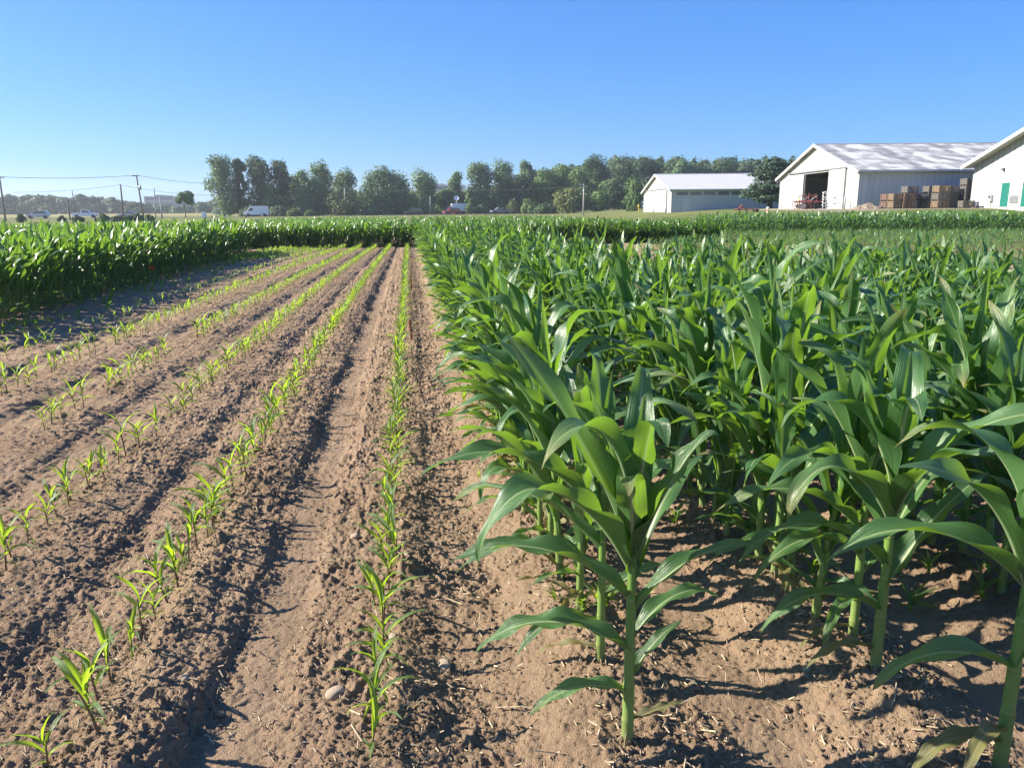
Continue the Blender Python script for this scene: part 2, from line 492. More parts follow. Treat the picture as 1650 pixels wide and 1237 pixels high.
# ------------------------------------------------------------------ maize: blades, stalks, plants
def blade(rng, L, W, th0, bend, az, base, p=1.4, kink=0, kpos=.6, curl=0., twist=0., wave=.02, ns=16, nw=4, fold=.8, seedl=False, sag=0):
    s = np.linspace(0, 1, ns + 1)
    th = th0 + bend * s ** p + kink * np.clip((s - kpos) / .12, 0, 1)
    a = az + curl * s ** 2
    T = np.stack([np.sin(th) * np.cos(a), np.sin(th) * np.sin(a), np.cos(th)], 1)
    mid = np.zeros((ns + 1, 3)); mid[1:] = np.cumsum((T[1:] + T[:-1]) / 2, 0) * L / ns
    mid += np.asarray(base)
    S = np.stack([-np.sin(a), np.cos(a), 0 * a], 1)
    Nn = np.cross(T, S)
    tw = twist * s ** 1.3
    S, Nn = S * np.cos(tw)[:, None] + Nn * np.sin(tw)[:, None], Nn * np.cos(tw)[:, None] - S * np.sin(tw)[:, None]
    if seedl:
        w = W * np.minimum(1, .35 + 2.2 * s) * np.clip(1 - s ** 2.0, 0, 1) ** .85
    else:
        w = W * np.minimum(1, .42 + 1.9 * s) * np.clip(1 - s ** 2.3, 0, 1) ** .80
    w = np.maximum(w, W * .012) / 2
    f = fold * (1 - s) ** 1.1 + .10
    t = np.linspace(-1, 1, nw + 1)
    ph, fr = rng.uniform(0, 6.28), rng.uniform(2.0, 3.8)
    V = np.zeros((ns + 1, nw + 1, 3)); UV = np.zeros((ns + 1, nw + 1, 2))
    for j, tt in enumerate(t):
        wv = wave * L * np.sin(2 * np.pi * fr * s + ph + (1.9 if tt > 0 else 0)) * tt * tt * np.sin(np.pi * np.clip(s, 0, 1)) ** .6
        V[:, j] = mid + S * (w * tt * np.cos(f))[:, None] + Nn * (w * abs(tt) * np.sin(f) + wv)[:, None]
        UV[:, j, 0] = s; UV[:, j, 1] = (tt + 1) / 2
    i = np.arange((ns + 1) * (nw + 1)).reshape(ns + 1, nw + 1)
    Q = np.stack([i[:-1, :-1], i[:-1, 1:], i[1:, 1:], i[1:, :-1]], -1).reshape(-1, 4)
    return V.reshape(-1, 3), Q, UV.reshape(-1, 2)

def stalk_arrays(H, r, lean=(0, 0), n=7, nodes=6, rings=None, jit=0):
    prof = []
    if rings:
        for k in range(rings + 1):
            s = k / rings; prof.append((s, r * (1 - .55 * s)))
    else:
        for k in range(nodes):
            s0 = (k / nodes) ** 1.25; s1 = ((k + 1) / nodes) ** 1.25
            rr = r * (1 - .5 * s0)
            prof += [(s0, rr * 1.16), (s0 + (s1 - s0) * .12, rr), (s0 + (s1 - s0) * .9, rr * 1.02)]
        prof.append((1, r * .35))
    V, UV = [], []
    for s, rr in prof:
        cx, cy = lean[0] * s * s * H, lean[1] * s * s * H
        for k in range(n):
            t = 2 * math.pi * k / n
            V.append((cx + rr * math.cos(t), cy + rr * math.sin(t), s * H)); UV.append((s, k / n))
    Q = [(j * n + k, j * n + (k + 1) % n, (j + 1) * n + (k + 1) % n, (j + 1) * n + k) for j in range(len(prof) - 1) for k in range(n)]
    return np.array(V, float), np.array(Q), np.array(UV, float)

def add_roots(st, rng):
    V, Q, UV = [st[0]], [st[1]], [st[2]]
    b = len(st[0])
    for k in range(7):
        a = 6.283 * (k + rng.uniform(-.3, .3)) / 7; r1 = rng.uniform(.030, .048); z0 = rng.uniform(.018, .045)
        pv = []
        for (rr, z, w) in ((.012, z0, .0034), ((.012 + r1) / 2 + .004, z0 * .6, .0030), (r1, -.012, .0022)):
            for (dx, dz) in ((1, 0), (0, 1), (-1, 0), (0, -1)):
                pv.append((rr * math.cos(a) - dx * w * math.sin(a), rr * math.sin(a) + dx * w * math.cos(a), z + dz * w))
        V.append(np.array(pv)); UV.append(np.full((12, 2), .02))
        Q.append(np.array([(j * 4 + i, j * 4 + (i + 1) % 4, j * 4 + 4 + (i + 1) % 4, j * 4 + 4 + i) for j in range(2) for i in range(4)]) + b); b += 12
    return np.concatenate(V), np.concatenate(Q), np.concatenate(UV)

def corn_arrays(seed, ns=16, nw=4, n_leaf=13, sn=7, rings=None, up=1.0, wm=1.0, r=.0155):
    """(stalk, [leaf...]) of a maize plant about 1.15 m tall, not yet in tassel"""
    rng = random.Random(seed)
    HS = rng.uniform(.74, .84)
    lean = (rng.uniform(-.05, .05), rng.uniform(-.05, .05))
    st = stalk_arrays(HS, r * rng.uniform(.9, 1.1), lean, sn, rings=rings)
    if not rings: st = add_roots(st, rng)
    out = []
    az0 = rng.uniform(0, 6.28)
    for k in range(n_leaf):
        q = k / (n_leaf - 1)
        zb = .05 + (.62 * q ** 1.15) * HS / .8
        az = az0 + k * math.pi + rng.gauss(0, .38)
        if q < .25:
            L, W = rng.uniform(.26, .40), rng.uniform(.042, .056)
            th0, bend, p = rng.uniform(.6, .95), rng.uniform(1.0, 1.7), 1.3
            kink = 0
        elif q < .72:
            L, W = rng.uniform(.52, .73), wm * rng.uniform(.080, .108)
            th0, bend, p = rng.uniform(.22, .46), rng.uniform(1.0, 1.95) * up, rng.uniform(1.4, 2.1)
            kink = rng.choice([0, 0, 0, rng.uniform(.3, .9)])
        else:
            L, W = rng.uniform(.44, .64), wm * rng.uniform(.090, .120)
            th0, bend, p = rng.uniform(.10, .30) * (1.25 - .6 * (q - .72) / .28), rng.uniform(.4, 2.2) * up * (1 - .4 * (q - .72) / .28), rng.uniform(1.6, 2.4)
            kink = rng.choice([0, 0, rng.uniform(.5, 1.3)])
        sl = zb / HS
        base = (lean[0] * sl * sl * HS, lean[1] * sl * sl * HS, zb)
        out.append(blade(rng, L, W, th0, bend, az, base, p, kink, rng.uniform(.45, .7), rng.gauss(0, .25), rng.gauss(0, .45), rng.uniform(.014, .036),
                         ns, nw, 1.0 if q > .7 else .75))
    # the furled leaf at the heart
    out.append(blade(rng, rng.uniform(.34, .48), .045, rng.uniform(.0, .12), rng.uniform(0, .35), az0 + 1.2, (lean[0] * HS, lean[1] * HS, HS * .86), 2.0, 0, .6, 0, .8, .004, ns, nw, 1.25))
    return st, out

def seedling_arrays(seed, ns=9, nw=2, sn=5):
    rng = random.Random(seed)
    HS = rng.uniform(.10, .15)
    st = stalk_arrays(HS, .0042, (rng.uniform(-.1, .1), rng.uniform(-.1, .1)), sn, rings=3)
    out = []
    n = rng.choice([5, 5, 6, 6])
    az0 = rng.uniform(0, 6.28)
    for k in range(n):
        q = k / (n - 1)
        L = [.055, .10, .15, .18, .16, .12][k] * rng.uniform(.85, 1.15)
        W = [.013, .018, .023, .027, .026, .020][k]
        th0 = (1.05 - .85 * q) * rng.uniform(.75, 1.2); bend = (2.0 - .9 * q) * rng.uniform(.7, 1.2)
        out.append(blade(rng, L, W, th0, bend, az0 + k * math.pi + rng.gauss(0, .35), (0, 0, HS * (.25 + .72 * q)), 1.5, 0, .6, rng.gauss(0, .2), rng.gauss(0, .4), .008, ns, nw, .9, True))
    return st, out

def joinarr(parts):
    V, Q, UV, MI = [], [], [], []
    b = 0
    for (v, q, uv), mi in parts:
        V.append(v); Q.append(q + b); UV.append(uv); MI.append(np.full(len(q), mi)); b += len(v)
    return np.concatenate(V), np.concatenate(Q), np.concatenate(UV), np.concatenate(MI)

def stuff_mesh(name, protos, X, Y, Z, S, A, TX, TY, pick, mats):
    """one mesh of many plants: prototype arrays turned, tilted, scaled and set down"""
    V, Q, UV, MI = [], [], [], []
    b = 0
    for k, (pv, pq, puv, pmi) in enumerate(protos):
        idx = np.nonzero(pick == k)[0]
        if not len(idx): continue
        n, m = len(idx), len(pv)
        c, s = np.cos(A[idx])[:, None], np.sin(A[idx])[:, None]
        sc = S[idx][:, None]
        x = (pv[None, :, 0] * c - pv[None, :, 1] * s) * sc; y = (pv[None, :, 0] * s + pv[None, :, 1] * c) * sc; z = pv[None, :, 2] * sc
        x = x + TX[idx][:, None] * z; y = y + TY[idx][:, None] * z
        V.append(np.stack([x + X[idx][:, None], y + Y[idx][:, None], z + Z[idx][:, None]], -1).reshape(-1, 3))
        Q.append((pq[None] + (np.arange(n) * m)[:, None, None] + b).reshape(-1, 4))
        UV.append(np.tile(puv, (n, 1))); MI.append(np.tile(pmi, n)); b += n * m
    return np_mesh(name, np.concatenate(V), np.concatenate(Q), np.concatenate(UV), mats, np.concatenate(MI))

M['old_leaf'] = leaf_material('old_corn_leaf', (.13, .13, .04), (.17, .16, .06), (.22, .18, .08), (.30, .28, .05), .3, .5, (.36, .34, .18))
CORN_MATS = [M['stalk'], M['corn_leaf']]
CORN_MATS3 = CORN_MATS + [M['old_leaf']]
SEED_MATS = [M['seedling_stem'], M['seedling_leaf']]

# ---- where the plants stand
rg = np.random.default_rng(11)
def pxof(x, y, z=0.0):
    q = CM.transposed() @ Vector((x, y, z - CAMH))
    return 825 + F * q.x / -q.z if q.z < 0 else 1e9

main_rows = []                      # the stand to the right of the seedlings, row by row from its near end
first_v = {0: [1.96, 2.36, 2.70, 2.97, 3.22], 1: [1.70, 2.12, 2.38, 2.50]}
for k, u0 in enumerate(CORN_U):
    vend = 31.5 if k < 4 else 12.6 - .2 * (k - 4)
    row, v = [], None
    if k in first_v:
        for v in first_v[k]: row.append((u0 + rg.normal(0, .012), v))
        if k == 1:
            row[0] = (1.64, 1.72); row[1] = (1.52, 2.15); row[2] = (1.585, 2.39)
        v += .22
    else:
        v = 1.75 + .1 * k + rg.uniform(0, .15)
    while v < vend:
        row.append((u0 + rg.normal(0, .025), v)); v += rg.uniform(.11, .18) if k == 0 else rg.uniform(.12, .20)
    keep = []
    for (u, v) in row:
        x, y = uv2xy(u, v)
        if pxof(x, y, .6) < 1830: keep.append((x, y))
    main_rows.append(keep)

cand = [(math.hypot(x, y), k, n, x, y) for k, r_ in enumerate(main_rows) for n, (x, y) in enumerate(r_)]
cand.sort()
N_IND, N_PARTS = 296, 120
own = cand[:N_IND]
rest_main = cand[N_IND:]

ROWNAMES = ["row bordering the seedlings"] + [ordinal(k) + " row from the seedlings" for k in range(2, 10)]

def plant_with_parts(name, st, leaves, smats, stalk_name):
    root = thing(name, None, None)
    link(stalk_name, np_mesh(stalk_name, *st, mats=[smats[0]]), root)
    for j, lf in enumerate(leaves):
        old = len(smats) > 2 and (j == 0 and RND.random() < .8 or j == 1 and RND.random() < .25)
        link('leaf', np_mesh('leaf', *lf, mats=[smats[2 if old else 1]]), root)
    return root

def copy_plant(src, loc, rz, sc, tilt=(0, 0)):
    r = src.copy(); COL.objects.link(r)
    r.location = loc; r.rotation_euler = (tilt[0], tilt[1], rz); r.scale = (sc, sc, sc)
    for ch in src.children:
        c = ch.copy(); COL.objects.link(c); c.parent = r
    return r

# the hero plants at the near end of the first rows have their own leaves, set as in the photograph (azimuth 0 = right, pi = left, -pi/2 = towards us)
def hero(spec, HS, r, seed, furl=True):
    rng = random.Random(seed)
    st = add_roots(stalk_arrays(HS, r, (0, 0), 12), rng)
    lv = []
    for (zb, az, L, W, th0, bend, p, kink, kpos, curl, twist) in spec:
        lv.append(blade(rng, L * (1.0 if zb > .5 else .92), W * (1.32 if zb > .5 else 1.14), math.radians(th0), math.radians(bend), math.radians(az), (0, 0, zb), p, math.radians(kink), kpos, curl, twist, .028, 30, 8, .95 if zb > .4 else .7))
    if furl:
        lv.append(blade(rng, .42, .05, .05, .2, 1.0, (0, 0, HS * .84), 2, 0, .6, 0, .8, .004, 22, 6, 1.25))
    return st, lv

HERO_A = [  # zb, az, L, W, th0, bend, p, kink, kpos, curl, twist
    (.07, 15, .22, .035, 70, 30, 1.3, 0, .6, .3, .3),
    (.17, 188, .36, .058, 62, 75, 1.2, 0, .6, .2, -.5),
    (.20, 20, .28, .045, 25, 60, 1.5, 0, .6, .2, .4),
    (.30, 176, .55, .082, 50, 90, 1.25, 0, .6, .15, -.35),
    (.34, 25, .38, .058, 40, 90, 1.6, 0, .6, -.2, .5),
    (.42, 8, .50, .066, 35, 70, 1.4, 0, .6, .1, .3),
    (.46, 172, .64, .080, 42, 80, 1.2, 0, .6, .1, -.3),
    (.54, 200, .72, .095, 28, 120, 2.0, 30, .6, .2, -.2),
    (.56, 350, .50, .088, 16, 22, 1.5, 120, .90, .1, .5),
    (.60, 155, .74, .100, 22, 22, 1.3, 0, .6, .1, -.5),
    (.62, 290, .52, .105, 8, 15, 2.0, 130, .78, .1, .3),
    (.66, 215, .62, .095, 10, 130, 2.4, 20, .6, .1, .2),
    (.66, 75, .54, .095, 10, 25, 2.0, 100, .86, 0, .2),
    (.57, 120, .56, .085, 14, 26, 1.6, 0, .6, .1, .3),
    (.55, 255, .52, .088, 13, 55, 2.0, 40, .7, .1, .3),
    (.50, 40, .55, .078, 20, 70, 1.8, 0, .6, .1, .4),
]
HERO_B = [
    (.06, 170, .28, .036, 75, 60, 1.3, 0, .6, .2, .3),
    (.16, 200, .40, .050, 55, 95, 1.2, 0, .6, .2, -.4),
    (.24, 10, .34, .045, 40, 70, 1.4, 0, .6, .2, .4),
    (.34, 178, .62, .070, 48, 95, 1.3, 0, .6, .1, -.3),
    (.42, 165, .70, .080, 40, 95, 1.5, 0, .6, -.2, -.4),
    (.46, 30, .56, .075, 30, 90, 1.7, 0, .6, .1, .4),
    (.52, 190, .74, .088, 32, 95, 1.5, 0, .6, .1, -.2),
    (.58, 150, .70, .095, 20, 40, 1.5, 0, .6, .1, -.3),
    (.60, 340, .55, .090, 14, 60, 2.0, 60, .7, .1, .4),
    (.64, 225, .55, .090, 10, 110, 2.2, 0, .7, .1, .3),
    (.68, 100, .50, .080, 8, 30, 2.0, 80, .8, .1, .3),
    (.56, 250, .52, .085, 14, 40, 2.0, 40, .7, .1, .3),
    (.50, 300, .55, .078, 20, 80, 1.8, 0, .6, .1, .4),
]
HERO_C = [
    (.08, 190, .32, .045, 60, 80, 1.3, 0, .6, .2, -.3),
    (.22, 182, .52, .075, 50, 105, 1.2, 0, .6, .1, -.3),
    (.30, 15, .60, .085, 30, 40, 1.5, 0, .6, .1, .4),
    (.38, 185, .66, .085, 38, 110, 1.4, 0, .6, .1, -.2),
    (.46, 35, .62, .085, 32, 100, 1.5, 0, .6, .1, .3),
    (.52, 200, .62, .090, 30, 125, 1.9, 20, .6, .1, -.2),
    (.58, 340, .66, .095, 22, 85, 1.6, 0, .6, .1, .4),
    (.62, 165, .60, .100, 16, 130, 2.2, 20, .6, .1, .2),
    (.66, 60, .62, .095, 12, 60, 2.0, 70, .7, .1, .2),
    (.68, 250, .50, .095, 8, 110, 2.4, 20, .6, .1, .3),
    (.58, 110, .58, .090, 14, 30, 1.8, 40, .8, .1, .3),
    (.52, 290, .56, .085, 18, 80, 1.8, 0, .6, .1, .3),
    (.44, 130, .55, .080, 26, 90, 1.6, 0, .6, .1, .3),
]
HERO_D = [
    (.10, 185, .36, .060, 58, 100, 1.2, 0, .6, .2, -.4),
    (.14, 215, .34, .050, 50, 100, 1.2, 0, .6, .2, -.2),
    (.34, 178, .48, .082, 58, 90, 1.2, 0, .6, .1, -.2),
    (.36, 20, .60, .085, 30, 60, 1.5, 0, .6, .1, .4),
    (.58, 172, .62, .085, 40, 100, 1.3, 0, .6, .1, -.3),
    (.50, 330, .66, .090, 26, 80, 1.6, 0, .6, .1, .3),
    (.56, 195, .70, .100, 22, 70, 1.6, 0, .6, .1, -.5),
    (.62, 20, .66, .100, 15, 70, 1.8, 30, .6, .1, .3),
    (.66, 150, .62, .100, 12, 120, 2.2, 20, .6, .1, .2),
    (.68, 270, .55, .105, 8, 120, 2.4, 20, .6, .1, .2),
]
heroes = {(0, 0): (HERO_A, .78, .0180), (0, 1): (HERO_B, .76, .0155), (1, 0): (HERO_D, .82, .0200), (1, 1): (HERO_C, .82, .0180), (1, 2): (HERO_B, .80, .0170)}
HERO_LABELS = {(0, 0): "large corn plant with long arching leaves, nearest in the row bordering the seedlings",
               (0, 1): "corn plant right behind the large front plant beside the seedlings",
               (1, 0): "big corn plant with thick pale stalk cut by the lower right corner",
               (1, 1): "corn plant with bare pale stalk rising beside the sunny furrow, nearest of its pair",
               (1, 2): "corn plant with pale stalk close behind the one beside the sunny furrow"}

protos_hi = [plant_with_parts('corn_plant', *corn_arrays(100 + k, 18, 6, 14, 9), CORN_MATS3, 'stalk') for k in range(10)]
used = [False] * 10
protos_mid = []
for k in range(10):
    st, lv = corn_arrays(200 + k, 10, 4, 14, 6)
    V, Q, UV, MI = joinarr([(st, 0)] + [(l, 1) for l in lv])
    protos_mid.append(np_mesh('corn_plant', V, Q, UV, CORN_MATS, MI))

def corn_height(x, y):
    u = x * CA + y * SA; v = -x * SA + y * CA
    return 1.0 - .06 * float(sstep(v, 5, 9)) + .06 * float(pnoise(np.array([u * .8]), np.array([v * .5]), 71)[0])

xs = np.array([c[3] for c in own]); ys = np.array([c[4] for c in own]); zs = ground_z(xs, ys)
for i, (d, k, n, x, y) in enumerate(own):
    sc = corn_height(x, y) * (RND.uniform(.88, 1.07) if RND.random() < .9 else RND.uniform(1.1, 1.2))
    rz, tilt = RND.uniform(0, 6.28), (RND.gauss(0, .04), RND.gauss(0, .04))
    loc = (x, y, float(zs[i]) - .012)
    lab = "waist-high corn plant, %s from the near end, %s" % (ordinal(n + 1), ROWNAMES[k])
    if (k, n) in heroes:
        sp_, hs_, r_ = heroes[(k, n)]
        if (k, n) == (1, 2): sp_ = [(a, b + 25, *c) for (a, b, *c) in sp_]
        o = plant_with_parts('corn_plant', *hero(sp_, hs_, r_, i), CORN_MATS3, 'stalk')
        o.location = loc; lab = HERO_LABELS[(k, n)]
    elif i < N_PARTS:
        j = RND.randrange(10)
        if not used[j]:
            o = protos_hi[j]; used[j] = True
            o.location = loc; o.rotation_euler = (*tilt, rz); o.scale = (sc,) * 3
        else:
            o = copy_plant(protos_hi[j], loc, rz, sc, tilt)
    else:
        o = link('corn_plant', protos_mid[RND.randrange(10)], loc=loc)
        o.rotation_euler = (*tilt, rz); o.scale = (sc,) * 3
    tag(o, lab, 'corn plant', 'waist-high corn plants right of the seedlings')
for j in range(10):
    if not used[j]:
        for ch in list(protos_hi[j].children): bpy.data.objects.remove(ch)
        bpy.data.objects.remove(protos_hi[j])

def lod_protos(seed, n, ns, nw, nl, rings=2, sn=3, up=1.0, wm=1.0):
    r = []
    for k in range(n):
        st, lv = corn_arrays(seed + k, ns, nw, nl, sn, rings=rings, up=up, wm=wm)
        r.append(joinarr([(st, 0)] + [(l, 1) for l in lv]))
    return r
LOD1 = lod_protos(300, 14, 10, 2, 13)
LODU = lod_protos(350, 12, 8, 2, 10, up=.62, wm=1.15)
LOD2 = lod_protos(400, 10, 5, 2, 9)
LOD3 = lod_protos(500, 10, 4, 1, 8, 1)

def stand(name, pts, label, protos, smin=.9, smax=1.1, zfun=None):
    pts = np.asarray(pts, float)
    n = len(pts)
    X, Y = pts[:, 0], pts[:, 1]
    Z = ground_z(X, Y) - .012
    S = rg.uniform(smin, smax, n) * (1 + .07 * pnoise(X * .5, Y * .4, 71))
    me = stuff_mesh(name, protos, X, Y, Z, S, rg.uniform(0, 6.28, n), rg.normal(0, .05, n), rg.normal(0, .05, n), rg.integers(0, len(protos), n), CORN_MATS)
    o = link(name, me); tag(o, label, 'corn', kind='stuff')
    print(name, n, len(me.polygons))
    return o

def grid(us, v0, v1, step, cond=None):
    out = []
    for u in us:
        v = v0 + rg.uniform(0, step)
        while v < v1:
            x, y = uv2xy(u + rg.normal(0, .03), v)
            px = pxof(x, y, .6)
            if -120 < px < 1800 and (cond is None or cond(x, y, u, v)): out.append((x, y))
            v += step * rg.uniform(.7, 1.3)
    return out

stand('corn_stand', [(c[3], c[4]) for c in rest_main], 'far part of the waist-high corn stand right of the seedlings', LOD1, .85, 1.0)
left_u = [-6.05 - .8 * k for k in range(14)]
stand('corn_stand', grid([-6.0 - .7 * k for k in range(5)], 4.5, 30.5, .13), 'front rows of the dark corn block at the left edge', LODU, 1.0, 1.16)
stand('corn_stand', grid([-9.2 - .8 * k for k in range(10)], 6, 30.5, .2), 'rows inside the corn block at the left edge', LODU, .98, 1.12)
back_u = [-13 + .8 * k for k in range(35)]
bd = []
for v in (33.9, 34.4, 35.0):
    u = -13.5
    while u < 8:
        x, y = uv2xy(u, v + rg.normal(0, .07))
        if x < .27 * y: bd.append((x, y))
        u += rg.uniform(.07, .15)
stand('corn_stand', bd, 'closed border of the corn block at the far end of the seedling rows', LODU, .84, .98)
stand('corn_stand', grid(back_u, 34.3, 37, .085, lambda x, y, u, v: x < .27 * y), 'front rows of the corn block closing off the seedling plot', LODU, .84, .98)
stand('corn_stand', grid(back_u, 37, 84, .20, lambda x, y, u, v: x < .27 * y), 'corn field stretching back behind the seedling plot', LOD3, .68, .82)
far_pts = []
for r_ in range(13):
    y = 43.2 + .75 * r_
    x = 11.0 + rg.uniform(0, .2) + .1 * r_
    while x < 42:
        if pxof(x, y) < 1760: far_pts.append((x, y + rg.normal(0, .05)))
        x += rg.uniform(.14, .26)
stand('corn_stand', far_pts, 'corn block in front of the white barns', LOD3, .98, 1.12)

# ---- low young maize in front of that block
SEEDP_LO = []
for k in range(8):
    st, lv = seedling_arrays(800 + k, 4, 1, 3)
    SEEDP_LO.append(joinarr([(st, 0)] + [(l, 1) for l in lv]))
young = []
for r_ in range(22):
    y = 27 + .75 * r_
    x = 5.5 + 2.2 * max(0, math.sin(y * .4)) 
    if 36 < y < 38: x += 5
    while x < 34:
        if pxof(x, y) < 1760: young.append((x, y + rg.normal(0, .06)))
        x += rg.uniform(.10, .24)
ya = np.array(young); n = len(ya)
me = stuff_mesh('young_corn', SEEDP_LO, ya[:, 0], ya[:, 1], ground_z(ya[:, 0], ya[:, 1]), rg.uniform(1.2, 2.2, n), rg.uniform(0, 6.28, n), rg.normal(0, .05, n), rg.normal(0, .05, n), rg.integers(0, 8, n), [M['seedling_stem'], M['corn_leaf']])
tag(link('young_corn', me), 'low young corn on the bare strip before the far corn block', 'corn', kind='stuff')

# ------------------------------------------------------------------ seedlings
srows = []
for k, u0 in enumerate(SEED_U):
    row = []
    v = {0: 2.02, 1: 2.12, 2: 3.3, 3: 5.9, 4: 7.2, 5: 8.4}[k]
    step = [.098, .105, .13, .13, .14, .45][k]
    while v < 33:
        gap = False
        if k == 2 and (3.8 < v < 4.2 or 5.5 < v < 6.1): gap = rg.uniform() < .85
        if k == 3 and (6.6 < v < 6.9 or 8.9 < v < 9.9): gap = rg.uniform() < .9
        if k == 1 and 9.4 < v < 9.9: gap = True
        if k == 4 and (9.2 < v < 9.8): gap = True
        if k == 0 and 8.9 < v < 9.5: gap = True
        if k in (2, 3, 4) and v < 8 and rg.uniform() < .1: gap = True
        if not gap:
            u = u0 * float(fan(v)) if k else u0 + .003 * v
            x, y = uv2xy(u + rg.normal(0, .02), v)
            if pxof(x, y, .1) > -60: row.append((x, y))
        v += step * rg.uniform(.55, 1.5) * (1 - .4 * float(sstep(v, 7, 12)))
    srows.append(row)
cs = [(math.hypot(x, y), k, n, x, y) for k, r_ in enumerate(srows) for n, (x, y) in enumerate(r_)]
cs.sort()
SROW = ["row next to the tall corn", "second row from tall corn", "third row from tall corn", "fourth row from tall corn", "fifth row from tall corn", "sparse row by left corn block"]
N_S, N_SP = 290, 110
sp_hi = [plant_with_parts('corn_seedling', *seedling_arrays(600 + k, 12, 4, 7), SEED_MATS, 'stem') for k in range(10)]
used = [False] * 10
sp_mid = []
for k in range(10):
    st, lv = seedling_arrays(700 + k, 8, 2, 5)
    sp_mid.append(np_mesh('corn_seedling', *joinarr([(st, 0)] + [(l, 1) for l in lv])[:3], SEED_MATS, joinarr([(st, 0)] + [(l, 1) for l in lv])[3]))
own_s = cs[:N_S]
xs = np.array([c[3] for c in own_s]); ys = np.array([c[4] for c in own_s]); zs = ground_z(xs, ys)
for i, (d, k, n, x, y) in enumerate(own_s):
    sc = RND.uniform(.85, 1.3) * (.95 if k == 0 else 1.0)
    rz, tilt = RND.uniform(0, 6.28), (RND.gauss(0, .08), RND.gauss(0, .08))
    loc = (x, y, float(zs[i]) - .006)
    if i < N_SP:
        j = RND.randrange(10)
        if not used[j]:
            o = sp_hi[j]; used[j] = True; o.location = loc; o.rotation_euler = (*tilt, rz); o.scale = (sc,) * 3
        else:
            o = copy_plant(sp_hi[j], loc, rz, sc, tilt)
    else:
        o = link('corn_seedling', sp_mid[RND.randrange(10)], loc=loc); o.rotation_euler = (*tilt, rz); o.scale = (sc,) * 3
    tag(o, "small corn seedling, %s from the near end, %s" % (ordinal(n + 1), SROW[k]), 'seedling', 'corn seedlings in the bare soil rows')
for j in range(10):
    if not used[j]:
        for ch in list(sp_hi[j].children): bpy.data.objects.remove(ch)
        bpy.data.objects.remove(sp_hi[j])
ra = np.array([(c[3], c[4]) for c in cs[N_S:]]); n = len(ra)
me = stuff_mesh('corn_seedlings', SEEDP_LO, ra[:, 0], ra[:, 1], ground_z(ra[:, 0], ra[:, 1]) - .006, rg.uniform(.8, 1.1, n), rg.uniform(0, 6.28, n), rg.normal(0, .08, n), rg.normal(0, .08, n), rg.integers(0, 8, n), SEED_MATS)
tag(link('corn_seedlings', me), 'far ends of the yellow-green corn seedling rows', 'seedlings', kind='stuff')

# ---- weeds along the left block and under the first corn row
def weed_arrays(seed):
    rng = random.Random(seed); parts = []
    for k in range(9):
        parts.append((blade(rng, rng.uniform(.05, .12), rng.uniform(.012, .028), rng.uniform(.2, 1.2), rng.uniform(.3, 1.2), rng.uniform(0, 6.28), (0, 0, rng.uniform(0, .05)), 1.5, 0, .6, 0, .3, .01, 4, 2, .3, True), 0))
    return joinarr(parts)
WP = [weed_arrays(900 + k) for k in range(6)]
wp = []
for _ in range(700):
    v = rg.uniform(26, 34); u = -5.6 + rg.uniform(-.6, 2.8) * rg.uniform(0, 1) + (v - 30) * .12
    wp.append(uv2xy(u, v))
for _ in range(260):
    v = rg.uniform(10, 30); wp.append(uv2xy(-5.5 + rg.normal(0, .35), v))
for _ in range(70):
    wp.append(uv2xy(.6 + rg.normal(0, .09), rg.uniform(2.6, 9)))
for _ in range(110):
    wp.append(uv2xy(1.5 + rg.normal(0, .3) + .9 * rg.integers(0, 4), rg.uniform(2.6, 7)))
wa = np.array(wp); n = len(wa)
me = stuff_mesh('weeds', WP, wa[:, 0], wa[:, 1], ground_z(wa[:, 0], wa[:, 1]), rg.uniform(.5, 1.5, n), rg.uniform(0, 6.28, n), np.zeros(n), np.zeros(n), rg.integers(0, 6, n), [M['seedling_leaf']])
tag(link('weeds', me), 'small green weeds scattered between corn rows', 'weeds', kind='stuff')

# ---- dead straw and stalk bits lying on the soil, stones
M['straw'] = simple('straw', (.36, .28, .18), .85, .5, 25)
M['stone'] = simple('stone', (.46, .36, .26), .95, .35, 14, bump=.6, bscale=40)
def straw():
    n = 15000
    v = 1.5 + 20 * rg.uniform(0, 1, n) ** 2.2; u = rg.uniform(-5, 3.2, n) * np.minimum(1, .35 + v / 9)
    _, sm = soil(u, v, False)
    keep = rg.uniform(0, 1, n) > sm * .8; u, v = u[keep], v[keep]; n = len(u)
    x, y = uv2xy(u, v)
    L = rg.uniform(.008, .036, n) * (1 + 1.6 * (rg.uniform(0, 1, n) > .95)); W = rg.uniform(.0012, .0034, n)
    a = rg.uniform(0, 6.28, n); pt = rg.normal(0, .30, n)
    z = ground_z(x, y) + .004
    dx, dy, dz = np.cos(a) * np.cos(pt), np.sin(a) * np.cos(pt), np.sin(pt)
    sx, sy = -np.sin(a), np.cos(a)
    P = np.stack([x, y, z + np.abs(dz) * L * .5], 1); D = np.stack([dx, dy, dz], 1); S = np.stack([sx, sy, 0 * a], 1)
    Up = np.cross(D, S)
    V = []
    for e in (-1, 1):
        for (p, q) in ((-1, 0), (0, .9), (1, 0), (0, -.6)):
            bend = 0
            V.append(P + D * (e * L / 2)[:, None] + S * (p * W)[:, None] + Up * (q * W)[:, None])
    V = np.stack(V, 1).reshape(-1, 3)
    q = np.array([(0, 1, 5, 4), (1, 2, 6, 5), (2, 3, 7, 6), (3, 0, 4, 7), (0, 3, 2, 1), (4, 5, 6, 7)])
    Q = (q[None] + (np.arange(n) * 8)[:, None, None]).reshape(-1, 4)
    tag(link('crop_residue', np_mesh('crop_residue', V, Q, mats=[M['straw']], smooth=False)), 'pale dead straw and stalk bits scattered over the bare soil', 'straw', kind='stuff')
straw()

